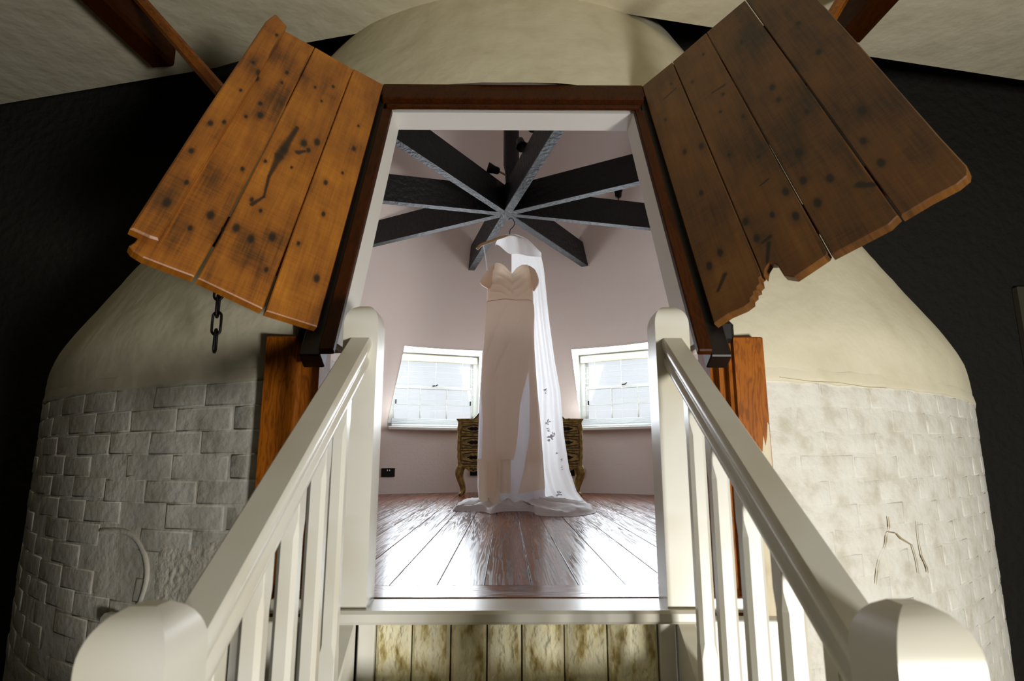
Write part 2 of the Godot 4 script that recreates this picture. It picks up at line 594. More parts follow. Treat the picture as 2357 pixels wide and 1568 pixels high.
func build_round_outer() -> void:
	var s := struct("wall_round_outer", "round kiln wall of white painted brick under a smooth plastered cone")
	var wob := func(az: float, y: float) -> float:
		return 0.008 * noise.get_noise_2d(az * 0.09, y * 2.2) + 0.0025 * noise.get_noise_2d(az * 0.5 + 50.0, y * 9.0)
	# smooth cone above the bricks, with the hole for the hatches
	var st := nw()
	for sd in [-1.0, 1.0]:
		sheet(st, func(u: float, v: float) -> Vector3:
			var y := lerpf(0.60, 2.02, v)
			var e := rad_to_deg(asin((0.592 if y > 0.70 else 0.742) / r_out(y)))
			var az: float = sd * lerpf(e, 112.0, u) if sd > 0 else sd * lerpf(112.0, e, u)
			return on_out(az, y, wob.call(az, y) * clampf((absf(az) - e) / 3.0, 0.0, 1.0)), 60, 36)
	sheet(st, func(u: float, v: float) -> Vector3:
		var y := lerpf(2.02, 4.55, v)
		var az := lerpf(-112.0, 112.0, u)
		return on_out(az, y, wob.call(az, y)), 120, 40)
	# lower lip of the plaster, standing a little proud of the bricks
	for sd in [-1.0, 1.0]:
		sheet(st, func(u: float, v: float) -> Vector3:
			var az: float = sd * lerpf(16.4, 112.0, u) if sd > 0 else sd * lerpf(112.0, 16.4, u)
			var y := 0.60 + 0.012 * noise.get_noise_1d(az * 0.6)
			var off: float = [-0.008, 0.004, 0.006, 0.0][int(round(v * 3.0))]
			return on_out(az, y + [0.0, 0.0, 0.012, 0.045][int(round(v * 3.0))], off), 60, 3)
	put("roof_plaster", st, "cone_plaster", s)
	# mortar backing of the brick drum
	st = nw()
	for sd in [-1.0, 1.0]:
		sheet(st, func(u: float, v: float) -> Vector3:
			var az: float = sd * lerpf(15.6, 112.0, u) if sd > 0 else sd * lerpf(112.0, 15.6, u)
			return on_out(az, lerpf(FLOOR_LOW, 0.61, v), 0.0002 + 0.0008 * noise.get_noise_2d(az * 0.7, v * 20.0)), 90, 40)
	put("mortar", st, "brick_paint", s)
	# painted bricks
	var kinds := []
	for k in 8:
		kinds.append(brick_mesh(k))
	var n := 0
	for row in 14:
		var y := 0.562 - 0.075 * row
		for sd in [-1, 1]:
			var az := 16.3 + (0.0 if row % 2 == 0 else 2.42)
			if row % 2 == 1:
				place_brick(s, kinds[n % 8], sd * (16.3 + 1.15), y, sd, 0.45, row)
				n += 1
			while az < 60.0:
				var skip: bool = sd < 0 and row == 3 and az > 24.5 and az < 29.2
				if not skip:
					place_brick(s, kinds[n % 8], sd * (az + 2.42), y, sd, 1.0, row)
				n += 1
				az += 4.83
	# thick patch of rough plaster, and the curved lip of an old opening
	st = nw()
	sheet(st, func(u: float, v: float) -> Vector3:
		var az := lerpf(-24.8, -17.0, u)
		var y := lerpf(-0.36, 0.17, v)
		var edge := minf(minf(u, 1.0 - u), minf(v, 1.0 - v)) * 6.0
		var d := 0.010 * noise.get_noise_2d(az * 3.2, y * 22.0) + 0.006 * noise.get_noise_2d(az * 7.0 + 9.0, y * 45.0 + az * 3.0)
		return on_out(az, y, lerpf(-0.004, 0.004 + 0.32 * d, clampf(edge, 0.0, 1.0))), 60, 90)
	put("rough_patch", st, "rough_plaster", s)
	st = nw()
	var lip := [[-30.4, 0.124], [-29.35, 0.129], [-27.56, 0.13], [-26.15, 0.107], [-25.23, 0.064], [-24.82, 0.013], [-24.94, -0.038], [-25.32, -0.084], [-26.2, -0.13]]
	var cp := []
	for q in lip:
		cp.append(on_out(q[0], q[1], 0.001))
	tube(st, smooth_path(cp, 4), 0.009, 8)
	put("plaster_lip", st, "brick_paint", s)
	# flaked cracks in the paint
	for cr in [[[26.32, 0.178, 3], [26.33, 0.144, 7], [25.9, 0.118, 9], [25.76, 0.098, 12], [25.5, 0.08, 4], [25.19, 0.067, 4], [24.9, 0.05, 5], [24.58, 0.023, 4], [24.5, 0.01, 8], [24.29, -0.02, 4]],
			[[29.74, 0.156, 2], [29.62, 0.12, 3], [29.59, 0.094, 3], [29.75, 0.045, 5], [30.1, 0.02, 4], [30.29, 0.002, 7], [30.3, -0.01, 4]],
			[[26.13, 0.131, 2], [27.0, 0.125, 3], [27.51, 0.107, 5], [28.71, 0.083, 3], [29.02, 0.034, 4], [29.1, -0.007, 3]],
			[[17.6, 0.612, 1.5], [20.2, 0.604, 1.5], [22.7, 0.606, 1.5], [25.4, 0.598, 1.2], [28.0, 0.600, 1.0]]]:
		st = nw(false)
		for i in cr.size() - 1:
			var a: Array = cr[i]
			var b: Array = cr[i + 1]
			var wa: float = a[2] * 0.0005
			var wb: float = b[2] * 0.0005
			q4(st, on_out(a[0] - wa * 21.0, a[1] - wa, 0.0075), on_out(a[0] + wa * 21.0, a[1] + wa, 0.0075), on_out(b[0] + wb * 21.0, b[1] + wb, 0.0075), on_out(b[0] - wb * 21.0, b[1] - wb, 0.0075))
		put("paint_crack", st, "paint_crack", s)

func smooth_path(pts: Array, n: int) -> Array:
	var out := []
	for i in pts.size() - 1:
		var p0: Vector3 = pts[maxi(i - 1, 0)]
		var p1: Vector3 = pts[i]
		var p2: Vector3 = pts[i + 1]
		var p3: Vector3 = pts[mini(i + 2, pts.size() - 1)]
		for k in n:
			out.append(p1.cubic_interpolate(p2, p0, p3, float(k) / n))
	out.append(pts[-1])
	return out

func brick_mesh(k: int) -> ArrayMesh:
	var r := RandomNumberGenerator.new()
	r.seed = 100 + k
	var st := nw(false)
	var hx := 0.112
	var hy := 0.0355
	var j := func(v: float) -> float: return r.randf_range(-v, v)
	var back := [Vector3(-hx, -hy, -0.012), Vector3(hx, -hy, -0.012), Vector3(hx, hy, -0.012), Vector3(-hx, hy, -0.012)]
	var front := []
	var face := []
	for i in 4:
		var b: Vector3 = back[i]
		var e := Vector3(b.x + j.call(0.003), b.y + j.call(0.002), 0.0 + j.call(0.0008))
		front.append(e)
		face.append(Vector3(e.x * 0.94 + j.call(0.003), e.y * 0.84 + j.call(0.0015), 0.0017 + j.call(0.0008)))
	st.set_smooth_group(0)
	q4(st, face[0], face[1], face[2], face[3])
	for i in 4:
		var n := (i + 1) % 4
		q4(st, front[i], front[n], face[n], face[i])
	for i in 4:
		var n := (i + 1) % 4
		q4(st, back[i], back[n], front[n], front[i])
	st.generate_normals()
	return st.commit()

func place_brick(s: Node3D, m: Mesh, az: float, y: float, sd: int, part: float, row: int) -> void:
	var o := put("brick", m, "brick_paint", s)
	var proud := rng.randf_range(-0.0016, 0.0016) if sd < 0 else rng.randf_range(-0.0026, -0.0012)
	if sd < 0 and rng.randf() < 0.22:      # buried under plaster smears
		proud = -0.0032
	var wig := rng.randf_range(-0.003, 0.003)
	o.position = on_out(az, y + wig, proud)
	o.rotation = Vector3(rng.randf_range(-0.02, 0.02), deg_to_rad(az) + rng.randf_range(-0.008, 0.008), rng.randf_range(-0.012, 0.012))
	o.scale = Vector3(part * rng.randf_range(0.985, 1.01), rng.randf_range(0.95, 1.05), 1.0)

# ------------------------------------------------------------------ inside of the kiln
func on_in(az: float, y: float, r: float) -> Vector3:        # az in degrees from the far side
	return Vector3(r * sin(deg_to_rad(az)), y, ZC - r * cos(deg_to_rad(az)))

func build_round_inner() -> void:
	var s := struct("wall_round_inner", "pinkish plaster inside of the round kiln, a low drum under a cone")
	var st := nw()
	# drum below the ledge
	sheet(st, func(u: float, v: float) -> Vector3:
		var e := 180.0 - rad_to_deg(asin(0.615 / RI))
		return on_in(lerpf(e, -e, u), lerpf(-0.02, 0.69, v), RI), 120, 8)
	# ledge where the cone stands on the drum
	st.set_smooth_group(1)
	var ring := func(a: float, b: float, y: float, r0: float, r1: float) -> void:
		var n := 120
		for i in n:
			var p := lerpf(a, b, float(i) / n)
			var q := lerpf(a, b, float(i + 1) / n)
			q4(st, on_in(p, y, r0), on_in(q, y, r0), on_in(q, y, r1), on_in(p, y, r1))
	ring.call(-165.0, 165.0, 0.69, RI, RC + 0.06)
	# cone
	var ys := [0.69, WY0, 0.95, 1.2, WY1, 1.83, 2.1, 2.4, 2.8, 3.3, 3.8, 4.4]
	for j in ys.size() - 1:
		var y0: float = ys[j]
		var y1: float = ys[j + 1]
		var cols := []      # [from, to, number, hole]
		var door := y1 <= 1.831
		cols = [[-181.0, WINS[0][0], 40, false], [WINS[0][0], WINS[0][1], 8, true], [WINS[0][1], WINS[1][0], 10, false], [WINS[1][0], WINS[1][1], 8, true], [WINS[1][1], 181.0, 40, false]]
		for c in cols:
			if c[3] and y0 >= WY0 - 0.001 and y1 <= WY1 + 0.001:
				continue
			st.set_smooth_group(0)
			sheet(st, func(u: float, v: float) -> Vector3:
				var y := lerpf(y0, y1, v)
				var e := 180.0 - rad_to_deg(asin(0.517 / r_in(maxf(y, 0.7)))) if door else 180.0
				var a: float = maxf(c[0], -e)
				var b: float = minf(c[1], e)
				return on_in(lerpf(b, a, u), y, r_in(maxf(y, 0.7))), c[2], 3)
	st.set_smooth_group(-1)
	for i in 24:
		t3(st, Vector3(0, 4.4, ZC), on_in(i * 15.0, 4.4, r_in(4.4)), on_in(i * 15.0 + 15.0, 4.4, r_in(4.4)))
	put("plaster_shell", st, "kiln_plaster", s)

func build_doorway() -> void:
	# plaster lining of the sloping opening, as thick as the cone
	var s := struct("wall_doorway", "cream plaster lining of the sloping doorway, thick as the cone")
	var zo := func(y: float) -> float: return -(1.754 + (y - EY) * TC) - 0.026
	var zi := func(y: float) -> float: return ZC + r_in(y) - 0.07
	for sd in [-1, 1]:
		var st := nw(false)
		var lo := 0.69
		var hi := 1.83
		var x0: float = sd * 0.517
		var x1: float = sd * 0.548
		var pts := []
		for k in 13:
			var y := lerpf(lo, hi, k / 12.0)
			pts.append([y, zo.call(y), zi.call(y)])
		for k in 12:
			var a: Array = pts[k]
			var b: Array = pts[k + 1]
			var A := Vector3(x0, a[0], a[1])
			var B := Vector3(x0, a[0], a[2])
			var C := Vector3(x0, b[0], b[2])
			var D := Vector3(x0, b[0], b[1])
			var o := Vector3(x1 - x0, 0, 0)
			for f in [[A, B, C, D], [A + o, D + o, C + o, B + o], [A, D, D + o, A + o], [B, B + o, C + o, C]]:
				if sd < 0:
					q4(st, f[3], f[2], f[1], f[0])
				else:
					q4(st, f[0], f[1], f[2], f[3])
		put("reveal", st, "reveal_paint", s)
	# flat soffit over the opening
	var st2 := nw(false)
	var so: float = zo.call(1.823) - 0.002
	var si: float = zi.call(1.823)
	prism(st2, [Vector2(-so, 1.823), Vector2(-si, 1.823), Vector2(-zi.call(1.93), 1.93), Vector2(-zo.call(1.93), 1.93)], 1.1, Transform3D(Basis(Vector3(0, 0, -1), Vector3.UP, Vector3(1, 0, 0)), Vector3(0.55, 0, 0)), 0.003)
	put("soffit", st2, "reveal_paint", s)
	# brick cheeks of the lower opening
	for sd in [-1, 1]:
		var st3 := nw(false)
		box(st3, Vector3(sd * 0.69, 0.335, -2.07), Vector3(0.15, 0.71, 0.20), 0.004)
		put("cheek", st3, "reveal_paint", s)

	# timber frame: head and the two leaning jambs
	var d := struct("door_1", "dark stained timber frame of the sloping doorway")
	var ca := 0.517
	var bas := Basis(Vector3.RIGHT, Vector3(0, cos(ca), -sin(ca)), Vector3(0, sin(ca), cos(ca)))
	var T := Transform3D(bas, Vector3(0, EY, -(1.7421 + 0.0119)))
	var L0 := (0.665 - EY) / cos(ca)
	var L1 := (1.826 - EY) / cos(ca)
	for sd in [-1, 1]:
		var st := nw(false)
		box(st, Vector3(sd * 0.538, (L0 + L1) / 2.0, -0.012), Vector3(0.042, L1 - L0, 0.024), 0.004, T)
		put_local("jamb", st, "pine_dark", d)
		st = nw(false)
		box(st, Vector3(sd * 0.590, (L0 + L1) / 2.0 + 0.13, -0.055), Vector3(0.062, L1 - L0 + 0.26, 0.06), 0.004, T)
		put_local("rebate", st, "rebate_dark", d)
	# head: rail, moulding, beads and the lip under them; [from, to (height), how far proud, thickness]
	for e in [[1.932, 2.022, -0.004, 0.03, 1.17, "head_rail", "pine_dark"], [1.872, 1.926, 0.020, 0.034, 1.13, "head_moulding", "pine_dark"], [1.850, 1.866, 0.002, 0.02, 1.10, "head_bead", "pine_dark"], [1.825, 1.844, 0.011, 0.02, 1.08, "head_lip", "pine_dark"], [1.875, 2.015, -0.03, 0.02, 1.16, "head_board", "rebate_dark"]]:
		var st := nw(false)
		var l0: float = (e[0] - EY) / cos(ca)
		var l1: float = (e[1] - EY) / cos(ca)
		var TT := T * Transform3D(Basis(Vector3(0, 0, 1), Vector3(1, 0, 0), Vector3(0, 1, 0)), Vector3(0, (l0 + l1) / 2.0, e[2] - e[3] / 2.0))
		box(st, Vector3.ZERO, Vector3(e[3], e[4], l1 - l0), 0.005, TT)
		put_local(e[5], st, e[6], d)
	# lower upright posts, rebated
	for sd in [-1.0, 1.0]:
		var prof := [[0.752, -1.80], [0.662, -1.80], [0.660, -1.812], [0.648, -1.815], [0.648, -1.835], [0.626, -1.838], [0.626, -1.862], [0.609, -1.868], [0.606, -1.97], [0.752, -1.97]]
		var poly := []
		for q in prof:
			poly.append(Vector2(sd * q[0], -q[1]))
		var st := nw(false)
		var TT := Transform3D(Basis(Vector3.RIGHT, Vector3(0, 0, -1), Vector3.UP), Vector3(0, 0.728, 0))
		prism(st, poly, 1.58, TT, 0.004)
		put("post", st, "pine", d)
		if sd > 0:
			st = nw(false)
			var lw := [Vector2(0.7505, -0.8), Vector2(0.7505, 0.46), Vector2(0.746, 0.47), Vector2(0.742, 0.43), Vector2(0.735, 0.40), Vector2(0.731, 0.43), Vector2(0.725, 0.385), Vector2(0.716, 0.37), Vector2(0.712, 0.395), Vector2(0.704, 0.36), Vector2(0.697, 0.345), Vector2(0.691, 0.37), Vector2(0.684, 0.33), Vector2(0.676, 0.315), Vector2(0.671, 0.335), Vector2(0.667, 0.28), Vector2(0.6665, -0.8)]
			prism(st, lw, 0.0012, Transform3D(Basis.IDENTITY, Vector3(0, 0, -1.7994)), 0.0005)
			put("limewash", st, "limewash", d)
		st = nw(false)     # packing piece between post and leaning jamb
		box(st, Vector3(sd * 0.635, 0.745, -1.86), Vector3(0.07, 0.07, 0.12), 0.012)
		put("packing", st, "rebate_dark", d)

# grain follows local y, so a leaning piece keeps its own axes
func put_local(called: String, st: SurfaceTool, m: String, parent: Node3D) -> MeshInstance3D:
	return put(called, st, m, parent)

# ------------------------------------------------------------------ floor of the kiln
func build_floor_boards() -> void:
	var f := struct("floor", "polished dark wooden floor boards inside the kiln")
	var pitch := 0.1385
	for i in range(-17, 18):
		var x0 := 0.048 + pitch * i
		var x1 := x0 + pitch - 0.0022
		var xm := maxf(absf(x0), absf(x1))
		if xm > 2.40:
			continue
		var reach := sqrt(2.42 * 2.42 - xm * xm)
		var za := ZC - reach
		var zb := -1.872 if xm < 0.72 else ZC + sqrt(maxf(2.42 * 2.42 - xm * xm, 0.0))
		zb = minf(zb, -1.872)
		var off := Vector3(rng.randf_range(-3.0, 3.0), 0.0, rng.randf_range(-4.0, 4.0))
		var st := nw(false)
		box(st, Vector3((x0 + x1) / 2.0, -0.011 + rng.randf_range(-0.0008, 0.0), (za + zb) / 2.0) - off, Vector3(x1 - x0, 0.022, zb - za), 0.0016)
		var o := put("floor_board", st, "floor_board", f)
		o.position = off
	var st2 := nw(false)
	lathe(st2, [Vector2(0.0, -0.09), Vector2(2.5, -0.09), Vector2(2.5, -0.025), Vector2(0.0, -0.025)], 64, Transform3D(Basis.IDENTITY, Vector3(0, 0, ZC)))
	put("subfloor", st2, "low_floor", f)
	var st3 := nw(false)
	box(st3, Vector3(0, -0.011, -1.789), Vector3(1.26, 0.024, 0.157), 0.003)
	put("threshold", st3, "threshold_board", f)

# ------------------------------------------------------------------ the stowage round it
func build_stowage() -> void:
	var f := struct("floor_lower")
	var st := nw(false)
	box(st, Vector3(0, FLOOR_LOW - 0.05, -1.2), Vector3(8.8, 0.1, 7.0), 0.0)
	put("boards", st, "low_floor", f)
	st = nw(false)
	box(st, Vector3(0, LANDING_LOW - 0.06, 0.25), Vector3(1.5, 0.12, 2.0), 0.01)
	put("half_landing", st, "low_floor", f)
	# ceiling: its far edge runs to the cone on either side
	var c := struct("ceiling", "sloping cream plaster ceiling round the cone")
	var edge := [Vector2(-4.4, -4.25), Vector2(-3.78, -4.09), Vector2(-1.96, -3.64), Vector2(-1.33, -3.40), Vector2(-0.82, -3.27), Vector2(-0.8, -3.5), Vector2(0.6, -3.5), Vector2(0.57, -3.10), Vector2(1.22, -3.23), Vector2(2.33, -3.49), Vector2(3.54, -3.73), Vector2(4.4, -3.9), Vector2(4.4, 2.1), Vector2(-4.4, 2.1)]
	st = nw(false)
	prism(st, edge, 0.12, Transform3D(Basis(Vector3.RIGHT, Vector3(0, 0, 1), Vector3(0, -1, 0)), Vector3(0, 2.92, 0)), 0.012)
	put("plaster", st, "ceiling_plaster", c)
	var w := [["wall_back", Vector3(0, 1.5, -4.75), Vector3(9.0, 6.4, 0.2)], ["wall_left", Vector3(-4.4, 1.5, -1.3), Vector3(0.2, 6.4, 7.0)], ["wall_right", Vector3(4.4, 1.5, -1.3), Vector3(0.2, 6.4, 7.0)]]
	for e in w:
		if e[0] == "wall_back":
			var b := struct("wall_back", "dark wall behind and beside the round kiln")
			for sd in [-1, 1]:
				st = nw(false)
				box(st, Vector3(sd * 3.45, 1.5, -4.6), Vector3(2.0, 6.4, 0.2), 0.0)
				put("face", st, "dark_wall", b)
			st = nw(false)     # upper part, cut round the cone
			var cut := [Vector2(-2.46, 4.7), Vector2(-2.46, 1.27)]
			for k in 13:
				var y := lerpf(1.27, 4.5, k / 12.0)
				cut.append(Vector2(-r_out(y) + 0.03, y))
			for k in 13:
				var y := lerpf(4.5, 1.27, k / 12.0)
				cut.append(Vector2(r_out(y) - 0.03, y))
			cut.append_array([Vector2(2.46, 1.27), Vector2(2.46, 4.7)])
			prism(st, cut, 0.2, Transform3D(Basis.IDENTITY, Vector3(0, 0, -4.5)))
			put("face", st, "dark_wall", b)
			continue
		var o := struct(e[0])
		st = nw(false)
		box(st, e[1], e[2], 0.0)
		put("face", st, "dark_wall", o)
	# roof void above the ceiling
	var r := struct("ceiling_upper")
	st = nw(false)
	box(st, Vector3(0, 4.6, -1.3), Vector3(9.0, 0.15, 7.0), 0.0)
	put("face", st, "dark_wall", r)
	# wall behind the stair, with the low window that lights it
	var fw := struct("wall_front")
	st = nw(false)
	for e in [[-4.4, 1.58, -1.55, 4.6], [2.62, 4.4, -1.55, 4.6], [1.58, 2.62, -0.33, 4.6], [1.58, 2.62, -1.55, -1.27]]:
		box(st, Vector3((e[0] + e[1]) / 2.0, (e[2] + e[3]) / 2.0, 2.1), Vector3(e[1] - e[0], e[3] - e[2], 0.2), 0.0)
	put("face", st, "dark_wall", fw)

# ------------------------------------------------------------------ the two hatches
func build_hatches() -> void:
	var ca := 0.517
	var n := Vector3(0, sin(ca), cos(ca))
	var up := Vector3(0, cos(ca), -sin(ca))
	var hz := func(y: float) -> float: return -(1.7421 + 0.0119 + (y - EY) * tan(ca))
	var lk := [[0.262, 0.665, 1.4], [0.212, 0.757, 1.3], [0.173, 0.805, 1.3], [0.19, 0.735, 0.9], [0.249, 0.206, 1.2], [0.197, 0.254, 1.3], [0.29, 0.361, 0.7], [0.296, 0.22, 1.2], [0.036, 0.177, 1.1], [0.37, 0.221, 1.2], [0.374, 0.77, 1.2], [0.39, 0.83, 0.8], [0.41, 0.72, 0.6], [0.439, 0.954, 1.2], [0.47, 0.99, 0.7], [0.476, 0.164, 1.2], [0.49, 0.40, 0.8], [0.485, 0.56, 0.9], [0.455, 0.60, 0.7], [0.46, 0.27, 0.7], [0.041, 0.894, 0.9], [0.075, 0.463, 0.8], [0.10, 0.62, 0.9], [0.055, 0.72, 0.6], [0.05, 1.05, 0.6], [0.21, 1.06, 0.6], [0.25, 1.12, 0.6], [0.36, 1.10, 0.8], [0.36, 1.02, 0.6], [0.19, 1.20, 0.7], [0.30, 0.56, 0.6], [0.22, 0.60, 0.5], [0.255, 0.335, 0.6], [0.18, 0.12, 0.7], [0.12, 0.28, 0.6], [0.40, 0.14, 0.7], [0.35, 0.47, 0.7], [0.45, 1.25, 0.7], [0.46, 0.80, 0.6]]
	var ls := [[0.252, 0.82, 0.268, 0.62, 0.006, 0.013], [0.268, 0.62, 0.272, 0.50, 0.012, 0.004], [0.272, 0.50, 0.262, 0.40, 0.004, 0.003], [0.262, 0.40, 0.285, 0.34, 0.003, 0.005], [0.22, 0.69, 0.20, 0.72, 0.008, 0.004]]
	var rk := [[0.089, 0.565, 0.9], [0.081, 0.83, 1.0], [0.144, 0.794, 1.1], [0.312, 0.789, 0.7], [0.325, 0.335, 1.2], [0.38, 0.335, 1.2], [0.385, 0.223, 1.3], [0.441, 0.282, 1.2], [0.265, 0.279, 0.9], [0.32, 0.223, 1.2], [0.188, 0.317, 1.1], [0.199, 0.228, 1.1], [0.432, 0.826, 1.2], [0.43, 0.744, 0.9], [0.405, 0.453, 1.4], [0.596, 0.454, 1.3], [0.561, 0.228, 1.2], [0.557, 0.341, 1.0], [0.597, 0.83, 1.1], [0.038, 0.233, 1.2], [0.083, 0.258, 1.1], [0.284, 0.984, 0.7], [0.2, 1.2, 0.7], [0.12, 1.3, 0.6], [0.28, 1.32, 0.7], [0.42, 1.2, 0.8], [0.6, 1.05, 0.9], [0.48, 0.6, 0.8], [0.22, 0.65, 0.7], [0.25, 0.9, 0.6], [0.05, 1.1, 0.6], [0.3, 0.55, 0.6]]
	var rs := [[0.25, 1.04, 0.30, 1.03, 0.004, 0.006], [0.07, 1.24, 0.13, 1.245, 0.004, 0.004], [0.296, 0.428, 0.27, 0.424, 0.004, 0.003], [0.04, 0.12, 0.075, 0.165, 0.004, 0.007], [0.20, 0.12, 0.225, 0.185, 0.004, 0.006], [0.21, 0.20, 0.235, 0.205, 0.004, 0.006], [0.49, 0.20, 0.52, 0.17, 0.009, 0.006]]
	var tl := hatch_texture([0.147, 0.32, 0.440], lk, ls, 3, Color(0.12, 0.065, 0.02), Color(0.56, 0.325, 0.07), Color(0.78, 0.50, 0.13))
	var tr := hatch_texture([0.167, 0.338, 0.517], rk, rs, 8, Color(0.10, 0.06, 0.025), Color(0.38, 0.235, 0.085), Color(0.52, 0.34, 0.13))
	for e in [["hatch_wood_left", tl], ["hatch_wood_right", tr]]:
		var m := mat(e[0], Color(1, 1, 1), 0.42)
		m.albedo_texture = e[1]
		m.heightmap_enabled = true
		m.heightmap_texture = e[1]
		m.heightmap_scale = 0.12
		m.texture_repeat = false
	var uvs := Vector2(1.0 / 0.72, -1.0 / 1.56)
	var uvo := Vector2(0.0, 1.5 / 1.56)
	for sd in [-1, 1]:
		var ph := deg_to_rad(142.0 if sd < 0 else 134.0)
		var ew: Vector3 = Vector3.RIGHT * (-sd * cos(ph)) + n * sin(ph)
		var org := Vector3(sd * 0.582, 0.7423, hz.call(0.7423))
		var o := thing("hatch", org)
		tag(o, "warm orange plank hatch on the left of the doorway, with a raised edge strip" if sd < 0 else "dark brown plank hatch on the right of the doorway, its lower corner broken off", "hatch", "plank hatches of the sloping doorway")
		# x out from the hinge, y up the slope, z to the face one sees
		var zf: Vector3 = ew.cross(up)
		var B := Basis(ew, up, zf)
		if zf.z < 0:
			B = Basis(ew, up, -zf)
		var mirrored := zf.z < 0
		var polys := []
		if sd < 0:
			polys = [[[-0.004, 0.0], [0.143, -0.022], [0.146, 0.35], [0.141, 1.0], [0.138, 1.424], [-0.002, 1.456]],
				[[0.153, -0.021], [0.330, -0.013], [0.3245, 0.18], [0.3165, 0.6], [0.3095, 1.39], [0.1405, 1.417], [0.1455, 1.0], [0.149, 0.4]],
				[[0.339, -0.013], [0.40, -0.018], [0.462, -0.022], [0.488, -0.016], [0.500, -0.006], [0.494, 0.012], [0.490, 0.06], [0.480, 1.36], [0.434, 1.362], [0.312, 1.388], [0.3195, 0.6], [0.330, 0.18]]]
		else:
			polys = [[[0.0, 0.012], [0.050, 0.018], [0.098, 0.012], [0.121, 0.017], [0.124, 0.030], [0.136, 0.034], [0.139, 0.046], [0.150, 0.044], [0.152, 0.056], [0.163, 0.060], [0.166, 0.082], [0.174, 0.085], [0.1755, 0.11], [0.166, 0.75], [0.155, 1.447], [-0.003, 1.455]],
				[[0.1785, 0.075], [0.190, 0.100], [0.205, 0.113], [0.218, 0.104], [0.224, 0.088], [0.228, 0.045], [0.252, 0.020], [0.30, 0.026], [0.344, 0.032], [0.3515, 0.040], [0.338, 0.75], [0.3245, 1.452], [0.158, 1.446], [0.169, 0.75]],
				[[0.3555, 0.026], [0.42, 0.024], [0.50, 0.022], [0.528, 0.034], [0.517, 0.75], [0.5035, 1.449], [0.3275, 1.451], [0.341, 0.75]],
				[[0.5325, 0.028], [0.60, 0.032], [0.66, 0.030], [0.686, 0.038], [0.694, 0.052], [0.697, 0.068], [0.694, 0.2], [0.692, 0.75], [0.683, 1.45], [0.507, 1.449], [0.521, 0.75]]]
		for p in polys:
			var pv := []
			for q in p:
				pv.append(Vector2(q[0], q[1]))
			var st := nw(false)
			plank(st, pv, 0.026, B, mirrored, 0.003, uvs, uvo, 0.0)
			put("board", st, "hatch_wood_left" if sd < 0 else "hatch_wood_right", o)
		if sd < 0:
			var pv := [Vector2(0.449, 0.030), Vector2(0.47, 0.026), Vector2(0.516, 0.026), Vector2(0.514, 0.6), Vector2(0.505, 1.30), Vector2(0.492, 1.383), Vector2(0.486, 1.388), Vector2(0.434, 1.357), Vector2(0.440, 0.7)]
			var st := nw(false)
			plank(st, pv, 0.026, B, mirrored, 0.005, uvs, uvo, 0.026)
			put("edge_strip", st, "hatch_wood_left", o)
		# ledges across the back that hold the boards
		for y in [0.22, 1.18]:
			var pv := [Vector2(0.02, y - 0.06), Vector2(0.45 if sd < 0 else 0.64, y - 0.06), Vector2(0.45 if sd < 0 else 0.64, y + 0.06), Vector2(0.02, y + 0.06)]
			var st := nw(false)
			plank(st, pv, 0.024, B, mirrored, 0.003, uvs, uvo, -0.0265)
			put("ledge", st, "pine_dark", o)

func plank(st: SurfaceTool, poly: Array, depth: float, B: Basis, mirrored: bool, ch: float, uvs: Vector2, uvo: Vector2, lift: float) -> void:
	if not mirrored:
		prism(st, poly, depth, Transform3D(B, B.z * lift), ch, uvs, uvo)
		return
	# build in a right-handed frame with x turned round
	var q := []
	for p in poly:
		q.append(Vector2(-p.x, p.y))
	var R := Basis(-B.x, B.y, B.z)
	prism(st, q, depth, Transform3D(R, B.z * lift), ch, Vector2(-uvs.x, uvs.y), uvo)

# ------------------------------------------------------------------ stairs
func newel_mesh(h: float, w := 0.092) -> SurfaceTool:     # base at y = 0, cushion top
	var st := nw()
	var a := w / 2.0
	var cap := 0.058
	var rows := [[a, 0.0], [a, h - cap]]
	for k in range(1, 9):
		var t := k / 8.0
		rows.append([a * sqrt(1.0 - pow(0.955 * t, 2.2)), h - cap + cap * t])
	for side in 4:
		st.set_smooth_group(side + 1)
		var R := Basis(Vector3.UP, side * PI / 2.0)
		for i in rows.size() - 1:
			var p: float = rows[i][0]
			var q: float = rows[i + 1][0]
			var y0: float = rows[i][1]
			var y1: float = rows[i + 1][1]
			q4(st, R * Vector3(-p, y0, p), R * Vector3(p, y0, p), R * Vector3(q, y1, q), R * Vector3(-q, y1, q))
	st.set_smooth_group(-1)
	var e: float = rows[-1][0]
	q4(st, Vector3(-e, h, e), Vector3(e, h, e), Vector3(e, h, -e), Vector3(-e, h, -e))
	return st

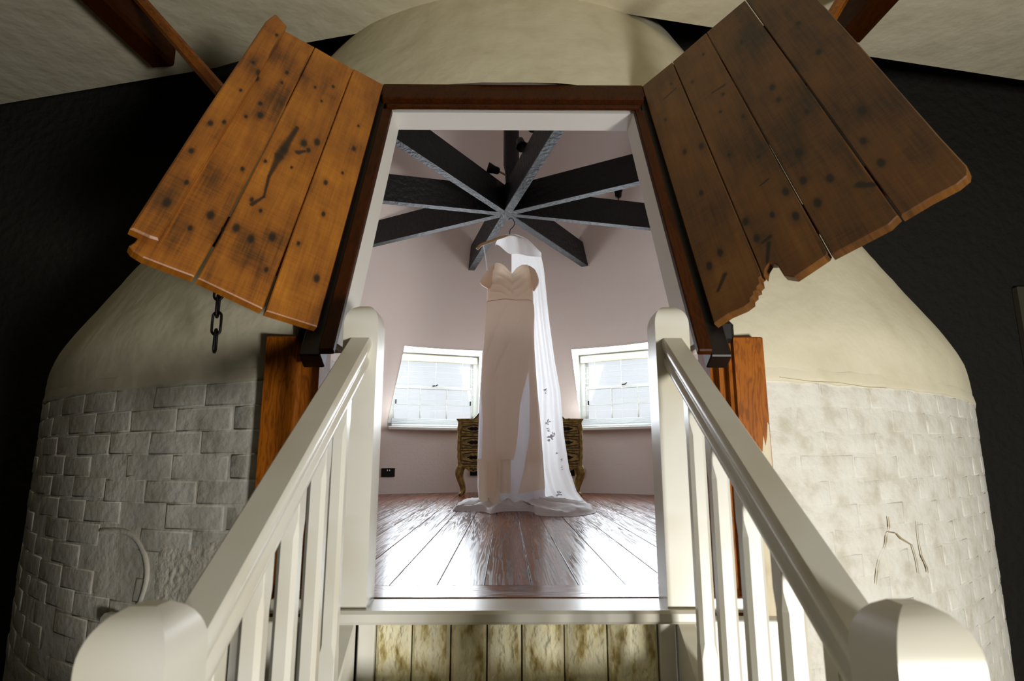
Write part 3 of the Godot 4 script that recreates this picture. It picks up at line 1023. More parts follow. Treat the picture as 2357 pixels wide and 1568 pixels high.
func build_stairs() -> void:
	for sd in [-1.0, 1.0]:
		var o := thing("stair_balustrade", Vector3(sd * 0.4187, 0, 0))
		tag(o, "white painted balustrade on the left of the stair, below the orange hatch" if sd < 0 else "white painted balustrade on the right of the stair, below the broken hatch", "balustrade", "white balustrades either side of the stair")
		var up := put("newel_post", newel_mesh(0.775), "white_gloss", o)
		up.position = Vector3(0, 0.0, -1.6367)
		var lo := put("newel_post", newel_mesh(0.208 - LANDING_LOW), "white_gloss", o)
		lo.position = Vector3(0, LANDING_LOW, -0.7122)
		# moulded handrail swept between the newels; profile x towards the stair, y up
		var k: float = -sd
		var prof := [Vector2(-0.024, 0.0), Vector2(0.024, 0.0), Vector2(0.027, 0.006), Vector2(0.027, 0.016), Vector2(0.021, 0.023), Vector2(0.021, 0.031), Vector2(0.028, 0.040), Vector2(0.031, 0.050), Vector2(0.030, 0.060), Vector2(0.024, 0.067), Vector2(-0.024, 0.067), Vector2(-0.030, 0.060), Vector2(-0.031, 0.050), Vector2(-0.028, 0.040), Vector2(-0.021, 0.031), Vector2(-0.021, 0.023), Vector2(-0.027, 0.016), Vector2(-0.027, 0.006)]
		var slope := 0.675
		var ra := Vector3(0, 0.685 - 0.081, -1.594)
		var rb := Vector3(0, 0.125 - 0.075, -0.757)
		var up2 := Vector3(0, 0.837, 0.56).normalized()
		var st := nw()
		var np := prof.size()
		for i in np:
			var p: Vector2 = prof[i]
			var q: Vector2 = prof[(i + 1) % np]
			var flat := absf(p.y - q.y) < 0.0005
			st.set_smooth_group(-1 if flat else (1 if p.x > 0 else 2))
			var A := ra + Vector3(p.x, 0, 0) + Vector3(0, p.y * 1.19, 0)
			var Bv := ra + Vector3(q.x, 0, 0) + Vector3(0, q.y * 1.19, 0)
			var C := rb + Vector3(q.x, 0, 0) + Vector3(0, q.y * 1.19, 0)
			var D := rb + Vector3(p.x, 0, 0) + Vector3(0, p.y * 1.19, 0)
			q4(st, A, Bv, C, D)
		put("handrail", st, "white_gloss", o)
		# balusters, square with stopped chamfers
		var zs := [-1.443, -1.299, -1.150, -1.008, -0.86]
		for z in zs:
			var top: float = lerpf(ra.y, rb.y, (z - ra.z) / (rb.z - ra.z)) + 0.004
			var bot: float = string_top(z) - 0.05
			var b := put("baluster", baluster_mesh(bot, top, slope), "white_gloss", o)
			b.position = Vector3(0, 0, z)
		# sloping string that carries them
		var s2 := nw(false)
		var za := -1.60
		var zb := -0.72
		var prof2 := [Vector2(-za, string_top(za)), Vector2(-zb, string_top(zb)), Vector2(-zb, string_top(zb) - 0.27), Vector2(-za, string_top(za) - 0.27)]
		prism(s2, prof2, 0.044, Transform3D(Basis(Vector3(0, 0, -1), Vector3.UP, Vector3(1, 0, 0)), Vector3(0.022, 0, 0)), 0.004)
		put("string_board", s2, "white_gloss", o)
	# the flight
	var f := thing("staircase")
	tag(f, "short flight of white stairs up to the landing, ending under the doorway", "stairs")
	var st := nw(false)
	box(st, Vector3(0, -0.016, -1.634), Vector3(0.94, 0.032, 0.138), 0.007)
	put("landing_nosing", st, "white_gloss", f)
	st = nw(false)
	box(st, Vector3(0, -0.02, -1.72), Vector3(1.3, 0.036, 0.03), 0.002)
	put("landing_edge", st, "white_gloss", f)
	for i in 4:
		var y := -0.19 * (i + 1)
		var z1 := -1.55 + 0.23 * (i + 1)
		st = nw(false)
		box(st, Vector3(0, y - 0.016, z1 - 0.13), Vector3(0.79, 0.03, 0.27), 0.005)
		put("tread", st, "white_gloss", f)
		if i > 0:
			st = nw(false)
			box(st, Vector3(0, y + 0.079, z1 - 0.245), Vector3(0.79, 0.158, 0.018), 0.002)
			put("riser", st, "old_distemper", f)
	# old rough boards below the landing, wide uprights with open joints
	var xs := [-0.352, -0.262, -0.166, -0.075, 0.012, 0.118, 0.226, 0.352]
	for i in xs.size() - 1:
		st = nw(false)
		var d := rng.randf_range(-0.006, 0.006)
		box(st, Vector3((xs[i] + xs[i + 1]) / 2.0, -0.12, -1.635 + d), Vector3(xs[i + 1] - xs[i] - 0.004, 0.19, 0.03), 0.007)
		put("backing_board", st, "old_distemper", f)
	st = nw(false)
	box(st, Vector3(0, -0.42, -1.668), Vector3(0.9, 0.8, 0.02), 0.002)
	put("backing", st, "low_floor", f)
	for sd in [-1, 1]:
		st = nw(false)
		box(st, Vector3(sd * 0.374, -0.12, -1.627), Vector3(0.042, 0.19, 0.034), 0.003)
		put("cover_strip", st, "white_gloss", f)
		st = nw(false)
		box(st, Vector3(sd * 0.59, -0.44, -1.66), Vector3(0.26, 0.80, 0.05), 0.003)
		put("side_panel", st, "white_gloss", f)

func string_top(z: float) -> float:
	return -0.03 - (z + 1.60) * 0.675

func baluster_mesh(bot: float, top: float, slope: float) -> SurfaceTool:
	var st := nw(false)
	var a := 0.0185
	var c := 0.008
	var ring := func(y: float, cc: float, tilt: float) -> Array:
		var out := []
		for p in [Vector2(-a + cc, a), Vector2(a - cc, a), Vector2(a, a - cc), Vector2(a, -a + cc), Vector2(a - cc, -a), Vector2(-a + cc, -a), Vector2(-a, -a + cc), Vector2(-a, a - cc)]:
			out.append(Vector3(p.x, y - p.y * tilt, p.y))
		return out
	var rows := [ring.call(bot, 0.0015, slope), ring.call(bot + 0.12, 0.0015, 0.0), ring.call(bot + 0.15, c, 0.0), ring.call(top - 0.09, c, 0.0), ring.call(top - 0.06, 0.0015, 0.0), ring.call(top, 0.0015, slope)]
	for i in rows.size() - 1:
		for k in 8:
			var n := (k + 1) % 8
			q4(st, rows[i][k], rows[i][n], rows[i + 1][n], rows[i + 1][k])
	return st

# ------------------------------------------------------------------ beams
func build_beams() -> void:
	var lab := ["black beam from the hub to the far wall, left one of the two behind the dress", "black beam from the hub to the far wall, ending above the right window", "black beam from the hub out to the right wall, lower one on that side", "black beam from the hub out to the right, upper one under a spotlight", "black beam from the hub up towards the doorway, with the lamp bar on it", "long black beam from the hub to the upper left corner of the doorway", "black beam from the hub out to the left wall, upper one on that side", "black beam from the hub out to the left wall, lower one on that side"]
	for k in 8:
		var an := -0.2411 + k * PI / 4.0
		var dir := Vector3(sin(an), 0, -cos(an))
		# run until it meets the cone
		var L := 0.6
		while L < 3.0:
			var p := HUB + dir * L
			if Vector2(p.x, p.z - ZC).length() > r_in(HUB.y + 0.03):
				break
			L += 0.02
		L += 0.06
		var o := thing("roof_beam")
		tag(o, lab[k], "beam", "black roof beams meeting over the dress")
		var st := nw(false)
		var w := 0.068 + 0.004 * sin(k * 2.3)
		var h := 0.225
		# plumb sides, lower corner at the hub line; top of the outer end cut to the slope
		var cut := h * TC
		var prof := [Vector2(0.0, 0.0), Vector2(L, 0.0), Vector2(L - cut, h), Vector2(0.0, h)]
		var side := dir.cross(Vector3.UP)
		prism(st, prof, w, Transform3D(Basis(dir, Vector3.UP, side), HUB + side * (w / 2.0) + Vector3(0, 0.0012 * (k % 4), 0)), 0.004)
		put("timber", st, "black_beam", o)
	var p := thing("king_post", HUB + Vector3(0.04, 0.18, 0.19))
	tag(p, "black upright post rising from the hub of the beams", "post")
	var st := nw(false)
	var prof := []
	for i in 9:
		prof.append(Vector2(0.062, [0.0, 0.10, 0.16, 0.4, 0.7, 1.0, 1.3, 1.6, 1.9][i]) if i > 1 else Vector2([0.045, 0.05][i], [0.0, 0.10][i]))
	lathe(st, prof, 8)
	put("shaft", st, "black_beam", p)

# ------------------------------------------------------------------ windows
func build_windows() -> void:
	for wi in 2:
		var w: Array = WINS[wi]
		var am: float = deg_to_rad((w[0] + w[1]) / 2.0)
		var hw: float = deg_to_rad((w[1] - w[0]) / 2.0)
		var o := struct("window_%d" % (wi + 1), ["sash window in a white recess on the left, behind a raised blind", "sash window in a white recess on the right, behind a raised blind"][wi])
		# recess
		var st := nw(false)
		for a in [[w[0], 1.0], [w[1], -1.0]]:
			for k in 6:
				var y0 := lerpf(WY0, WY1, k / 6.0)
				var y1 := lerpf(WY0, WY1, (k + 1) / 6.0)
				var P := [on_in(a[0], y0, r_in(y0) - 0.003), on_in(a[0], y0, RW), on_in(a[0], y1, RW), on_in(a[0], y1, r_in(y1) - 0.003)]
				if a[1] > 0:
					q4(st, P[0], P[1], P[2], P[3])
				else:
					q4(st, P[3], P[2], P[1], P[0])
		for k in 8:
			var a0: float = lerpf(w[0], w[1], k / 8.0)
			var a1: float = lerpf(w[0], w[1], (k + 1) / 8.0)
			q4(st, on_in(a0, WY1, r_in(WY1) - 0.003), on_in(a0, WY1, RW), on_in(a1, WY1, RW), on_in(a1, WY1, r_in(WY1) - 0.003))
			q4(st, on_in(a0, WY0, r_in(WY0) - 0.003), on_in(a1, WY0, r_in(WY0) - 0.003), on_in(a1, WY0, RW), on_in(a0, WY0, RW))
		put("recess", st, "window_paint", o)
		# axes: x to the right as seen from inside, z into the room
		var zin := Vector3(-sin(am), 0, cos(am))
		var B := Basis(Vector3.UP.cross(zin), Vector3.UP, zin)
		var dist := RW * cos(hw) - 0.01
		var T := Transform3D(B, Vector3(sin(am) * dist, 0, ZC - cos(am) * dist))
		var half := RW * sin(hw)
		# sill board
		st = nw(false)
		box(st, Vector3(0, WY0 - 0.025, 0.15), Vector3(2 * half + 0.05, 0.035, 0.42), 0.006, T)
		put("sill", st, "window_paint", o)
		# outer frame
		var fr := nw(false)
		var H := WY1 - WY0
		for e in [[-half + 0.03, WY0 + H / 2, 0.07, H], [half - 0.03, WY0 + H / 2, 0.07, H]]:
			box(fr, Vector3(e[0], e[1], -0.03), Vector3(e[2], e[3], 0.09), 0.004, T)
		for e in [[0.0, WY1 - 0.02, 2 * half, 0.05], [0.0, WY0 + 0.02, 2 * half, 0.06]]:
			box(fr, Vector3(e[0], e[1], -0.03), Vector3(e[2], e[3], 0.09), 0.004, T)
		put("window_frame", fr, "window_paint", o)
		# sashes: clear upper, lower of six panes
		var gx := half - 0.065
		var mid := WY0 + H * 0.545
		var lo := WY0 + 0.05
		var hi := WY1 - 0.045
		for sash in 2:
			var y0 := mid - 0.015 if sash == 1 else lo
			var y1 := hi if sash == 1 else mid + 0.015
			var z := -0.05 if sash == 1 else -0.02
			var ss := nw(false)
			for e in [[-gx, (y0 + y1) / 2, 0.035, y1 - y0], [gx, (y0 + y1) / 2, 0.035, y1 - y0], [0.0, y0 + 0.015, 2 * gx, 0.034], [0.0, y1 - 0.015, 2 * gx, 0.034]]:
				box(ss, Vector3(e[0], e[1], z), Vector3(e[2], e[3], 0.03), 0.003, T)
			put("sash", ss, "window_paint", o)
			if sash == 0:
				for k in 2:
					var b := nw(false)
					box(b, Vector3(gx * (2.0 * (k + 1) / 3.0 - 1.0), (y0 + y1) / 2, z), Vector3(0.014, y1 - y0 - 0.04, 0.022), 0.002, T)
					put("glazing_bar", b, "window_paint", o)
				var b2 := nw(false)
				box(b2, Vector3(0, (y0 + y1) / 2, z), Vector3(2 * gx - 0.03, 0.014, 0.022), 0.002, T)
				put("glazing_bar", b2, "window_paint", o)
			var cols := 3 if sash == 0 else 1
			var rows := 2 if sash == 0 else 1
			for i in cols:
				for j in rows:
					var pw := (2 * gx - 0.04) / cols
					var phh := (y1 - y0 - 0.06) / rows
					var pn := nw(false)
					box(pn, Vector3(-gx + 0.02 + pw * (i + 0.5), y0 + 0.03 + phh * (j + 0.5), z - 0.004), Vector3(pw, phh, 0.004), 0.0, T)
					put("pane", pn, "glass", o)
		# catch and fasteners
		for e in [[-gx + 0.03, mid - 0.17], [gx - 0.03, mid - 0.17]]:
			var ct := nw(false)
			box(ct, Vector3(e[0], e[1], 0.0), Vector3(0.012, 0.05, 0.014), 0.003, T)
			put("catch", ct, "iron", o)
		var lk := nw(false)
		tube(lk, [T * Vector3(-0.02, mid + 0.02, 0.0), T * Vector3(0.02, mid + 0.022, 0.0), T * Vector3(0.04, mid + 0.035, 0.01)], 0.006, 6)
		put("sash_lock", lk, "iron", o)
		# slatted blind, a thing of its own
		var bl := thing("window_blind")
		tag(bl, ["white slatted blind with a cream headrail in the left window recess", "white slatted blind with a cream headrail in the right window recess"][wi], "blind", "slatted blinds in the kiln windows")
		var hr := nw(false)
		box(hr, Vector3(0, WY1 - 0.055, 0.05), Vector3(2 * half - 0.07, 0.075, 0.055), 0.006, T)
		put("headrail", hr, "cream_blind", bl)
		for k in 9:
			var sl := nw(false)
			var y := WY1 - 0.15 - k * 0.062
			box(sl, Vector3(0, y, 0.05), Vector3(2 * half - 0.09, 0.0016, 0.022), 0.0, T)
			put("slat", sl, "blind_slat", bl)
		for k in 7:
			var sl := nw(false)
			box(sl, Vector3(0, WY0 + 0.045 + k * 0.0085, 0.05), Vector3(2 * half - 0.09, 0.0055, 0.036), 0.001, T)
			put("slat", sl, "blind_slat", bl)
		var br := nw(false)
		box(br, Vector3(0, WY0 + 0.026, 0.05), Vector3(2 * half - 0.09, 0.022, 0.04), 0.003, T)
		put("bottom_rail", br, "blind_slat", bl)
		for x in [-0.30, 0.0, 0.30]:
			var cd := nw()
			tube(cd, [T * Vector3(x * half * 2.0, WY1 - 0.08, 0.07), T * Vector3(x * half * 2.0, WY0 + 0.03, 0.07)], 0.0016, 5)
			put("cord", cd, "blind_slat", bl)

# ------------------------------------------------------------------ dressing table
func build_vanity() -> void:
	var o := thing("dressing_table", Vector3(0.108, 0, -6.03))
	tag(o, "old gold kneehole dressing table with carved drawers, half hidden by the dress", "dressing table")
	var W := 0.615
	var top := 0.748
	var bot := 0.285
	var D := 0.40
	# top with a moulded, waved front
	var poly := []
	for k in 41:
		var x := lerpf(-W - 0.015, W + 0.015, k / 40.0)
		poly.append(Vector2(x, 0.012 * cos(x * 14.0) + (0.0 if absf(x) < W - 0.03 else -0.012)))
	poly.append(Vector2(W + 0.012, -D - 0.02))
	poly.append(Vector2(-W - 0.012, -D - 0.02))
	for e in [[top, 0.016, 1.0], [top - 0.017, 0.018, 0.985]]:
		var st := nw(false)
		var pp := []
		for q in poly:
			pp.append(Vector2(q.x * e[2], q.y if e[2] == 1.0 else q.y - 0.008))
		prism(st, pp, e[1], Transform3D(Basis(Vector3.RIGHT, Vector3(0, 0, 1), Vector3(0, -1, 0)) * Basis(Vector3.RIGHT, PI), Vector3(0, e[0], 0)) if false else Transform3D(Basis(Vector3.RIGHT, Vector3(0, 0, 1), Vector3(0, -1, 0)), Vector3(0, e[0] - e[1], 0)), 0.004)
		put("table_top", st, "gilt", o)
	# arched crest along the back
	var cp := [Vector2(-0.55, 0.0), Vector2(0.55, 0.0)]
	var tops := []
	for k in 61:
		var x := lerpf(0.55, -0.55, k / 60.0)
		var ax := absf(x)
		var y := 0.0
		if ax > 0.50: y = 0.012 + 0.016 * sin((0.55 - ax) / 0.05 * PI)
		elif ax > 0.36: y = lerpf(0.018, 0.135, smoothstep(0.50, 0.36, ax))
		else: y = 0.135 + 0.05 * smoothstep(0.36, 0.0, ax) + 0.006 * sin(ax * 60.0)
		tops.append(Vector2(x, y))
	cp.append_array(tops)
	var st := nw(false)
	prism(st, cp, 0.024, Transform3D(Basis.IDENTITY, Vector3(0, top, -D + 0.03)), 0.006)
	var crest := put("crest", st, "gilt", o)
	st = nw()
	var line := []
	for q in tops:
		line.append(Vector3(q.x, top + q.y - 0.006, -D + 0.034))
	tube(st, line, 0.008, 6)
	put("crest_moulding", st, "gilt_dark", crest)
	# two banks of drawers
	for sd in [-1, 1]:
		var bank := Node3D.new()
		bank.name = "drawer_bank"
		o.add_child(bank, true)
		var xo: float = sd * W
		var xi: float = sd * (W - 0.315)
		var cx := (xo + xi) / 2.0
		st = nw(false)
		# side swells outwards a little as it rises
		var pr := []
		for k in 15:
			var t := k / 14.0
			pr.append(Vector2(sd * (W - 0.022 + 0.014 * sin(t * PI * 0.9 + 0.5) - 0.012 * (1.0 - t)), lerpf(bot, top - 0.035, t)))
		pr.append(Vector2(xi, top - 0.035))
		pr.append(Vector2(xi, bot))
		prism(st, pr, D - 0.03, Transform3D(Basis.IDENTITY, Vector3(0, 0, -0.025)), 0.004)
		put("case", st, "gilt_dark", bank)
		# carved corner stile
		st = nw()
		var cs := []
		for k in 19:
			var t := k / 18.0
			cs.append(Vector3(sd * (W - 0.018 + 0.012 * sin(t * PI * 0.9 + 0.5) - 0.012 * (1.0 - t)), lerpf(bot - 0.01, top - 0.03, t), -0.02 + 0.004 * sin(t * 30.0)))
		var cr := []
		for k in 19:
			cr.append(0.014 + 0.005 * absf(sin(k * 1.1)) + (0.007 if k > 14 else 0.0))
		tube(st, cs, cr, 8)
		put("corner_carving", st, "gilt", bank)
		st = nw(false)
		box(st, Vector3(xi, (bot + top) / 2 - 0.02, -0.03), Vector3(0.02, top - bot - 0.04, 0.03), 0.005)
		put("inner_stile", st, "gilt", bank)
		# rails between drawers
		for k in 4:
			st = nw(false)
			box(st, Vector3(cx, [top - 0.045, 0.588, 0.447, bot + 0.006][k], -0.022), Vector3(0.295, 0.020, 0.022), 0.005)
			put("rail", st, "gilt", bank)
		for k in 3:
			var yc: float = [0.650, 0.517, 0.372][k]
			var hh: float = [0.098, 0.108, 0.124][k]
			var dr := Node3D.new()
			dr.name = "drawer"
			o.add_child(dr, true)
			dr.position = Vector3(cx, yc, -0.02)
			st = nw(false)
			prism(st, serp(0.125, hh / 2.0, 0.0), 0.02, Transform3D.IDENTITY, 0.004)
			put("drawer_front", st, "gilt", dr)
			st = nw(false)
			prism(st, serp(0.115, hh / 2.0 - 0.016, 0.010), 0.012, Transform3D(Basis.IDENTITY, Vector3(0, 0, 0.006)), 0.005)
			put("raised_panel", st, "gilt", dr)
			for s2 in [-1, 1]:
				st = nw()
				var mp := []
				for i in 25:
					var t := lerpf(-1.0, 1.0, i / 24.0)
					mp.append(Vector3(t * 0.108, s2 * (hh / 2.0 - 0.020 - 0.012 * absf(t) ** 2 + 0.008 * exp(-t * t * 12.0)), 0.006))
				tube(st, mp, 0.0048, 6)
				put("carved_edge", st, "gilt_dark", dr)
			# handle: back plate of leafy outline and a bail
			st = nw(false)
			var hp := []
			for i in 48:
				var an := TAU * i / 48.0
				hp.append(Vector2(0.056 * cos(an) * (1.0 + 0.12 * cos(4.0 * an)), 0.013 * sin(an) * (1.0 + 0.55 * absf(cos(3.0 * an)))))
			prism(st, hp, 0.006, Transform3D(Basis.IDENTITY, Vector3(0, 0, 0.012)), 0.002)
			put("handle_plate", st, "handle_bronze", dr)
			st = nw()
			tube(st, smooth_path([Vector3(-0.040, 0.004, 0.012), Vector3(-0.036, -0.004, 0.026), Vector3(-0.018, -0.012, 0.030), Vector3(0.0, -0.008, 0.032), Vector3(0.018, -0.012, 0.030), Vector3(0.036, -0.004, 0.026), Vector3(0.040, 0.004, 0.012)], 3), 0.0055, 6)
			put("handle", st, "handle_bronze", dr)
		# scalloped apron
		st = nw(false)
		var ap := [Vector2(xi, bot), Vector2(xo - sd * 0.02, bot)]
		for i in 25:
			var t := i / 24.0
			ap.append(Vector2(lerpf(xo - sd * 0.02, xi, t), bot - 0.030 - 0.014 * cos((t - 0.5) * TAU) - 0.010 * exp(-pow((t - 0.5) * 7.0, 2.0)) + 0.006 * sin(t * PI * 4.0)))
		prism(st, ap, 0.02, Transform3D(Basis.IDENTITY, Vector3(0, 0, -0.022)), 0.004)
		put("apron", st, "gilt", bank)
		st = nw()
		tube(st, [Vector3(cx - 0.035, bot - 0.028, -0.02), Vector3(cx - 0.015, bot - 0.020, -0.014), Vector3(cx, bot - 0.038, -0.010), Vector3(cx + 0.015, bot - 0.020, -0.014), Vector3(cx + 0.035, bot - 0.028, -0.02)], [0.004, 0.009, 0.012, 0.009, 0.004], 7)
		put("apron_shell", st, "gilt_dark", bank)
		# cabriole legs
		for e in [[xo, -0.04, sd], [xi, -0.04, -sd], [xo, -D + 0.03, sd], [xi, -D + 0.03, -sd]]:
			st = nw()
			var lp := []
			var lr := []
			for q in [[0.0, 0.30, 0.032], [0.014, 0.268, 0.034], [0.024, 0.235, 0.032], [0.022, 0.19, 0.027], [0.008, 0.14, 0.022], [-0.006, 0.095, 0.018], [-0.012, 0.055, 0.0155], [-0.008, 0.032, 0.017], [0.004, 0.014, 0.021], [0.008, 0.0, 0.014]]:
				lp.append(Vector3(e[0] - e[2] * 0.035 + e[2] * q[0], q[1], e[1] + (q[0] * 0.8 if e[1] > -0.1 else -q[0] * 0.8)))
				lr.append(q[2])
			var sp := smooth_path(lp, 3)
			var sr := []
			for i in sp.size():
				var f := i / 3.0
				var j := mini(int(f), lr.size() - 2)
				sr.append(lerpf(lr[j], lr[j + 1], f - j))
			tube(st, sp, sr, 10)
			put("leg", st, "gilt", o)
	# shallow drawer over the kneehole
	st = nw(false)
	box(st, Vector3(0, top - 0.085, -0.10), Vector3(2.0 * (W - 0.315), 0.10, 0.02), 0.004)
	put("knee_drawer", st, "gilt", o)

func serp(hw: float, hh: float, wave: float) -> Array:
	var out := []
	for i in 21:
		var t := lerpf(-1.0, 1.0, i / 20.0)
		out.append(Vector2(t * hw, -hh + wave * (t * t - 0.6 * exp(-t * t * 12.0))))
	for i in 21:
		var t := lerpf(1.0, -1.0, i / 20.0)
		out.append(Vector2(t * hw, hh - wave * (t * t - 0.6 * exp(-t * t * 12.0))))
	return out

# ------------------------------------------------------------------ dress, veil, hanger
const DZ := -4.60
const SKL := [[1.66, -0.168], [1.572, -0.183], [1.468, -0.189], [1.33, -0.197], [1.195, -0.206], [0.994, -0.221], [0.797, -0.232], [0.538, -0.239], [0.348, -0.243], [0.161, -0.241], [0.023, -0.225]]
const SKR := [[1.66, 0.175], [1.573, 0.178], [1.538, 0.188], [1.469, 0.191], [1.331, 0.187], [1.195, 0.189], [1.028, 0.198], [0.862, 0.209], [0.699, 0.224], [0.538, 0.236], [0.348, 0.247], [0.146, 0.258], [0.0, 0.262]]
const SLIT := [[1.006, 0.139], [0.868, 0.100], [0.751, 0.074], [0.533, 0.055], [0.41, 0.040], [0.34, 0.018]]
const RPL := [[1.006, 0.139], [0.846, 0.145], [0.533, 0.143], [0.288, 0.101], [0.114, 0.058]]
const NECK := [[-0.175, 1.70], [-0.155, 1.77], [-0.140, 1.828], [-0.110, 1.868], [-0.076, 1.857], [-0.042, 1.829], [-0.008, 1.783], [0.016, 1.765], [0.040, 1.801], [0.088, 1.84], [0.136, 1.851], [0.165, 1.82], [0.183, 1.72]]

func neck(x: float) -> float:
	for i in NECK.size() - 1:
		if x <= NECK[i + 1][0]:
			return lerpf(NECK[i][1], NECK[i + 1][1], clampf((x - NECK[i][0]) / (NECK[i + 1][0] - NECK[i][0]), 0.0, 1.0))
	return NECK[-1][1]

func depth_at(y: float) -> float:       # how far the front of the dress stands before its middle
	return lookup([[1.88, 0.075], [1.75, 0.10], [1.57, 0.085], [1.3, 0.11], [1.0, 0.135], [0.5, 0.17], [0.0, 0.20]], y)

func crease(p: float) -> float:       # rounded ridges with narrow valleys between them, -1 to 1
	return 2.0 * pow(absf(sin(p)), 0.55) - 1.0

func folds(x: float, y: float) -> float:
	# upright folds that open towards the hem
	var a := 0.011 * crease(x * 13.0 + 0.5 * sin(y * 2.6) + 0.9) * clampf((1.30 - y) * 1.1, 0.0, 1.0)
	a += 0.008 * sin(x * 34.0 + y * 2.2 + 1.5 * sin(y * 3.1)) * clampf((1.45 - y) * 1.4, 0.0, 1.0)
	# swags pulled from the right hip down to the left
	var s := y - 1.55 + 1.1 * (0.19 - x) + 2.6 * (0.19 - x) * (0.19 - x)
	a += 0.014 * crease(s * 9.5) * smoothstep(-0.85, -0.35, y - 1.55) * smoothstep(0.0, -0.10, y - 1.55)
	return a

func front_at(x: float, y: float, d := 0.0) -> Vector3:
	var l := lookup(SKL, y)
	var r := lookup(SKR, y)
	var c := (l + r) / 2.0
	var t := clampf((x - c) / ((r - l) / 2.0), -1.0, 1.0)
	return Vector3(x, y, DZ + depth_at(y) * sqrt(maxf(1.0 - t * t, 0.0)) + folds(x, y) * (1.0 - t * t) + d)

func build_dress() -> void:
	var o := thing("wedding_dress")
	tag(o, "long ivory off-shoulder wedding dress hanging in front of the dressing table", "dress")
	# bodice with slanting pleats
	var st := nw()
	sheet(st, func(u: float, v: float) -> Vector3:
		var l := lookup(SKL, 1.60)
		var r := lookup(SKR, 1.60)
		var a := lerpf(PI, 0.0, u)
		var c := (l + r) / 2.0
		var x := c + (r - l) / 2.0 * cos(a)
		var y := lerpf(1.565, neck(x), v)
		var z := DZ + depth_at(y) * sin(a)
		for cx in [-0.088, 0.098]:
			z += 0.040 * exp(-(pow((x - cx) / 0.062, 2.0) + pow((y - 1.775) / 0.07, 2.0)))
		# ruching: two sets of folds that cross below the neckline
		var s := 1.0 if x < 0.02 else -1.0
		var w := crease((y + s * x * 0.55) * 52.0 + sin(x * 30.0) * 0.5)
		z += 0.010 * w * clampf((y - 1.57) * 16.0, 0.0, 1.0) * sin(a)
		return Vector3(x, y, z), 64, 60)
	put("bodice", st, "dress_satin", o)
	st = nw()
	sheet(st, func(u: float, v: float) -> Vector3:
		var a := lerpf(0.0, PI, u)
		return Vector3(0.0 + 0.182 * cos(a), lerpf(1.565, 1.70, v), DZ - 0.08 * sin(a)), 30, 6)
	put("bodice_back", st, "dress_satin", o)
	# waist seam
	st = nw()
	var wp := []
	for k in 25:
		var x := lerpf(-0.180, 0.177, k / 24.0)
		wp.append(front_at(x, 1.566 - 0.004 * sin(k * 0.5), 0.002))
	tube(st, wp, 0.0035, 6)
	put("waist_seam", st, "dress_satin", o)
	# off-shoulder cap sleeves
	var ls := [Vector2(-0.11, 1.868), Vector2(-0.151, 1.839), Vector2(-0.195, 1.782), Vector2(-0.235, 1.722), Vector2(-0.228, 1.695), Vector2(-0.2, 1.673), Vector2(-0.166, 1.659), Vector2(-0.145, 1.684), Vector2(-0.133, 1.747), Vector2(-0.113, 1.807)]
	var rs := [Vector2(0.142, 1.850), Vector2(0.170, 1.836), Vector2(0.197, 1.812), Vector2(0.223, 1.748), Vector2(0.223, 1.702), Vector2(0.205, 1.665), Vector2(0.185, 1.639), Vector2(0.175, 1.67), Vector2(0.168, 1.73), Vector2(0.155, 1.794)]
	for e in [ls, rs]:
		st = nw()
		puff(st, e, 0.055, Vector3(0, 0, DZ + 0.045), 1.0)
		put("sleeve", st, "dress_satin", o)
	# ribbon loop up to the hanger
	st = nw()
	tube(st, [Vector3(-0.214, 2.035, -4.615), Vector3(-0.196, 1.94, -4.61), Vector3(-0.178, 1.79, -4.58)], 0.004, 6)
	put("strap", st, "dress_lining", o)
	# skirt: whole down to the slit, then two panels
	st = nw()
	sheet(st, func(u: float, v: float) -> Vector3:
		var y := lerpf(1.00, 1.566, v)
		return front_at(lerpf(lookup(SKL, y), lookup(SKR, y), 0.5 - 0.5 * cos(u * PI)), y), 72, 40)
	sheet(st, func(u: float, v: float) -> Vector3:
		var yb := 0.345 + 0.012 * sin(u * 9.0)
		var y := lerpf(yb, 1.00, v)
		var l := lookup(SKL, y) + 0.034 * smoothstep(1.0, 0.6, y)
		var r := lookup(SLIT, y)
		var x := lerpf(l, r, 1.0 - cos(u * PI / 2.0))
		return front_at(x, y, 0.012 * smoothstep(0.8, 1.0, u) * (1.0 - v)), 60, 50)
	put("front_panel", st, "dress_satin", o)
	st = nw()
	sheet(st, func(u: float, v: float) -> Vector3:
		var y := lerpf(0.355, 1.00, v)
		return front_at(lerpf(lookup(RPL, y), lookup(SKR, y), sin(u * PI / 2.0)), y, -0.006 + 0.006 * sin(u * 14.0) * (1.0 - v)), 40, 50)
	put("side_panel", st, "dress_satin", o)
	# longer layers under the overskirt
	st = nw()
	sheet(st, func(u: float, v: float) -> Vector3:
		var y := lerpf(0.115 + 0.03 * u, 0.42, v)
		return front_at(lerpf(lookup(RPL, y), lookup(SKR, y) + 0.004, u), y, -0.045 + 0.010 * sin(u * 9.0)), 30, 20)
	sheet(st, func(u: float, v: float) -> Vector3:
		var y := lerpf(0.118, 0.40, v)
		return front_at(lerpf(-0.075, 0.005, u), y, -0.040 + 0.008 * sin(u * 6.0)), 16, 20)
	put("inner_panel", st, "dress_satin", o)
	# the train's corner that is turned up on the left
	st = nw()
	sheet(st, func(u: float, v: float) -> Vector3:
		var y := lerpf(0.012, 0.36, v)
		var x := lerpf(lookup(SKL, y) + 0.012 * sin(v * 3.0), -0.078 + 0.012 * v, u)
		return front_at(x, y, -0.022 + 0.020 * crease(u * 5.0 + 0.6) + 0.045 * (1.0 - v)), 60, 30)
